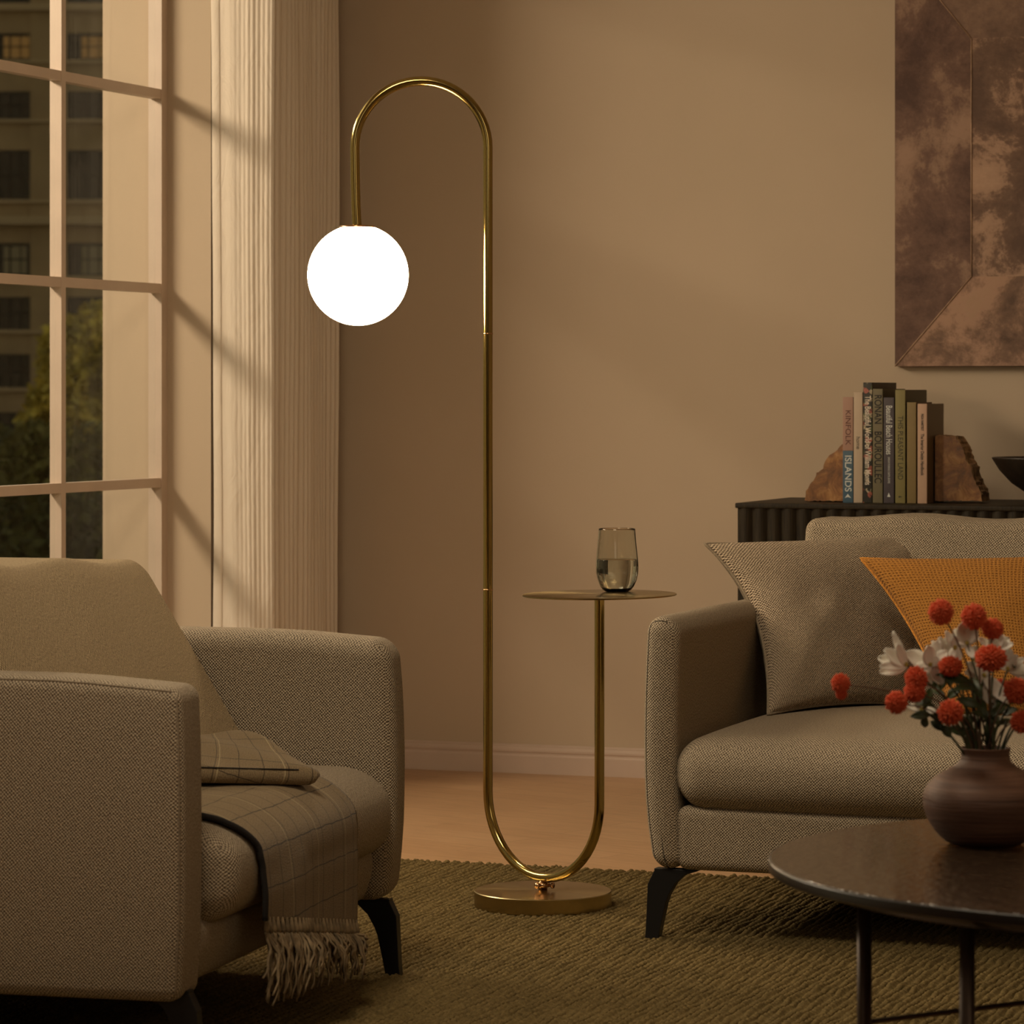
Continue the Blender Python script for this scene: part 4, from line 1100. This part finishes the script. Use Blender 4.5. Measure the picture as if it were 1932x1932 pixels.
# ------------------------------------------------------------------ outside
YF = 190.0
def fx(px): return (px-CX)/F*YF
def fz(py): return CH-(py-HY)/F*YF
bcolr = plain('sooty limestone', (.46, .34, .19), .9, nz=.15, nscale=.4)
bcol2 = plain('stone ledge', (.56, .43, .26), .9)
wdark = plain('dark window glass', (.018, .018, .012), .25)
bld = empty('apartment_building', (fx(90), YF, -14), 0, 'stone apartment building with rows of dark windows, outside the window', 'building')
ox, oz = fx(90), -14
colsx = [(-250, -170), (-118, -40), (-22, 57), (126, 205), (275, 352), (420, 500)]
rowsy = [(-255, -205), (-150, -100), (-45, 5), (62, 112), (172, 224), (283, 376), (458, 520), (560, 622), (668, 731), (778, 840), (884, 944), (990, 1050)]
def bb(x0, x1, y0, y1, d0, d1):   # px rectangle, depth offsets
    return box((fx(x0)-ox, d0, fz(y1)-oz), (fx(x1)-ox, d1, fz(y0)-oz))
mesh('building_body', *bb(-420, 700, -300, 1215, .5, 12), bcolr, bld, smooth=False)
piers = [bb(a, b, -300, 1215, 0, .6) for a, b in ((-420, -250), (-170, -118), (-40, -22), (57, 126), (205, 275), (352, 420), (500, 700))]
mesh('piers', *join(piers), bcolr, bld, smooth=False)
prev = -300; sp_ = []
for (a, b) in rowsy: sp_.append(bb(-420, 700, prev, a, .12, .6)); prev = b
sp_.append(bb(-420, 700, prev, 1215, .12, .6))
mesh('spandrels', *join(sp_), bcolr, bld, smooth=False)
mesh('ledges', *join([bb(-420, 700, b+1, b+7, -.15, .2) for a, b in rowsy]+[bb(-420, 700, 408, 424, -.5, .2), bb(-420, 700, 10, 20, -.3, .2)]), bcol2, bld, smooth=False)
glow = mat('lit room window'); glow[2].inputs['Emission Color'].default_value = (1, .5, .12, 1); glow[2].inputs['Emission Strength'].default_value = .10; glow[2].inputs['Base Color'].default_value = (.05, .03, .01, 1)
glow2 = mat('curtained window'); glow2[2].inputs['Base Color'].default_value = (.34, .30, .19, 1)
wsash = plain('sash paint', (.03, .026, .018), .8)
wv = {(2, 3): 'g', (3, 3): 'g', (3, 6): 'c', (2, 6): 'c'}
for ci, (a, b) in enumerate(colsx):
    for ri, (c, d) in enumerate(rowsy):
        if ci in (0, 5) and ri % 3 == 5: continue
        w_ = mesh('window', *bb(a, b, c, d, .38, .5), wdark, bld, smooth=False)
        if ci in (1, 2, 3):
            k = wv.get((ci, ri))
            mesh('sash', *join([bb((a+b)/2-1.5, (a+b)/2+1.5, c, d, .30, .38), bb(a, b, (c+d)/2-1.2, (c+d)/2+1.2, .30, .38), bb(a+.25*(b-a)-1, a+.25*(b-a)+1, c, d, .31, .38), bb(a+.75*(b-a)-1, a+.75*(b-a)+1, c, d, .31, .38)]), wsash, w_, smooth=False)
            if k: mesh('lit_pane' if k == 'g' else 'blind', *bb(a+.34*(b-a), b-3 if k == 'g' else b-8, c+6, d-4, .33, .379), (glow if k == 'g' else glow2)[0], w_, smooth=False)
gm = plain('street ground', (.08, .075, .05), .95, nz=.3, nscale=.3)
struct(mesh('ground', [(-140, 12, -14), (90, 12, -14), (90, 260, -14), (-140, 260, -14)], [(0, 1, 2, 3)], gm, smooth=False))
leafm = [plain('yellow green foliage', (.62, .50, .09), .8, nz=.5, nscale=1.5), plain('mid green foliage', (.22, .20, .045), .8, nz=.5, nscale=1.5), plain('dark green foliage', (.09, .095, .022), .8, nz=.5, nscale=1.5)]
trunkm = plain('tree bark', (.08, .06, .04), .9, nz=.4, nscale=3)
def tree(px, py_top, Y, rw, hh, m, label, n=5200, seed=0, ls=.17):
    rs = np.random.RandomState(seed); zt = CH-(py_top-HY)/F*Y; X = (px-CX)/F*Y
    t = empty('tree', (X, Y, -14), 0, label, 'tree', 'trees outside the window')
    zt -= -14; zc = zt-hh/2
    # clumps on an egg shaped crown
    nc = 46; cl = []
    for i in range(nc):
        z = 1-2*(i+.5)/nc; a = i*2.4; rr = math.sqrt(max(0, 1-z*z)); k = rs.uniform(.55, .95)
        cl.append((rr*math.cos(a)*rw*k*(1-.35*max(0, z)), rr*math.sin(a)*rw*k, zc+z*hh/2*k, rs.uniform(.22, .40)*rw))
    cl = np.array(cl); pick = rs.randint(0, nc, n); d = rs.normal(size=(n, 3)); d /= np.linalg.norm(d, axis=1)[:, None]
    c = cl[pick, :3]+d*cl[pick, 3:4]*rs.uniform(.75, 1.08, (n, 1))
    u = rs.normal(size=(n, 3)); u /= np.linalg.norm(u, axis=1)[:, None]; w = np.cross(u, rs.normal(size=(n, 3))); w /= np.linalg.norm(w, axis=1)[:, None]
    s = ls*rs.uniform(.5, 1.2, (n, 1))
    V = np.stack([c-u*s, c-w*s*.5, c+u*s, c+w*s*.5], 1).reshape(-1, 3); Fc = [(4*i, 4*i+1, 4*i+2, 4*i+3) for i in range(n)]
    mesh('foliage', V, Fc, m, t, smooth=False, uv=None)
    parts = [tube([(0, 0, 0), (.1, 0, zc*.5), (0, .1, zc)], [.25, .2, .12], 10)]
    for i in range(0, nc, 4): parts.append(tube([(0, 0, zc-hh*.3), tuple((cl[i, :3]+np.array([0, 0, zc-hh*.3]))/2), tuple(cl[i, :3])], [.09, .06, .03], 6))
    mesh('trunk', *join(parts), trunkm, t)
tree(168, 556, 88, 1.25, 4.2, leafm[0], 'yellow green tree, tallest of those seen through the panes', 6500, 1)
tree(112, 655, 86, 1.25, 4.6, leafm[0], 'lower olive tree crown left of the tallest tree', 4200, 4, .15)
tree(70, 770, 80, 1.3, 4.4, leafm[1], 'mid green bushy tree at the lower left panes', 5200, 2)
tree(180, 800, 78, 1.3, 4.6, leafm[1], 'mid green tree under the tallest tree, beside the window jamb', 5200, 3)
tree(-20, 790, 82, 1.5, 4.8, leafm[2], 'dark green tree at the photo\'s left edge', 4200, 5)
tree(90, 930, 70, 1.9, 3.6, leafm[2], 'dark low tree just above the armchair back', 5200, 6)
tree(-120, 900, 72, 1.9, 3.6, leafm[2], 'dark low tree beyond the left edge', 2600, 7)
tree(230, 940, 72, 1.5, 3.8, leafm[2], 'dark low tree partly hidden by the window jamb', 2600, 8)

# ------------------------------------------------------------------ light
w = bpy.data.worlds.new('world'); sc.world = w; w.use_nodes = True
nt = w.node_tree; bg = nt.nodes['Background']; tc = nd(nt, 'ShaderNodeTexCoord'); spz = nt.nodes.new('ShaderNodeSeparateXYZ'); L(nt, tc.outputs['Generated'], spz.inputs[0])
L(nt, ramp(nt, spz.outputs[2], [(.0, (.55, .42, .22)), (.35, (.36, .34, .25)), (1, (.25, .26, .24))]), bg.inputs[0]); bg.inputs[1].default_value = .5
def area(name, loc, target, sx, sy, energy, col, rot=None):
    d = bpy.data.lights.new(name, 'AREA'); d.shape = 'RECTANGLE'; d.size = sx; d.size_y = sy; d.energy = energy; d.color = col
    o = bpy.data.objects.new(name, d); COL.objects.link(o); o.location = tuple(loc)
    z = -(Vector(target)-Vector(loc)).normalized()
    gx_ = Vector((G2[0], G2[1], 0)); x = (gx_-z*gx_.dot(z)).normalized(); y = z.cross(x)
    o.rotation_euler = Matrix((x, y, z)).transposed().to_euler(); return o
area('evening_light', R(2.5, -1.30, 2.38), R(2.2, 1.2, .9), 1.9, .34, 78, (1, .80, .585))
area('overhead_fill', R(4.5, 1.75, 2.85), R(2.9, 2.2, .4), .9, .9, 23.5, (1, .83, .60)).data.spread = math.radians(120)  # added soft fill above the seating, no fixture hangs here
area('front_fill', R(8.3, 1.9, 2.1), R(3.5, 2.0, .5), 1.3, 1.3, 2.2, (1, .85, .65)).data.spread = math.radians(110)
area('side_fill', R(6.2, 4.7, 2.2), R(3.9, 1.4, .4), 1.3, 1.3, 3.5, (1, .80, .55)).data.spread = math.radians(110)
area('outside_fill', R(3.0, -2.3, 3.4), R(2.4, 1.2, .9), 3.0, 1.8, 30, (1, .82, .61))  # added area light outside, brightens the curtain and softens the bar shadows

sc.view_settings.view_transform = 'Standard'; sc.view_settings.look = 'None'; sc.view_settings.gamma = 1; sc.view_settings.exposure = -0.1
sc.view_settings.use_curve_mapping = False
sc.cycles.use_denoising = True
sc.cycles.use_adaptive_sampling = True; sc.cycles.adaptive_threshold = .04; sc.cycles.adaptive_min_samples = 24; sc.cycles.diffuse_bounces = 3; sc.cycles.glossy_bounces = 3; sc.cycles.transmission_bounces = 8; sc.cycles.max_bounces = 8; sc.cycles.transparent_max_bounces = 12; sc.cycles.caustics_reflective = False; sc.cycles.sample_clamp_indirect = 6
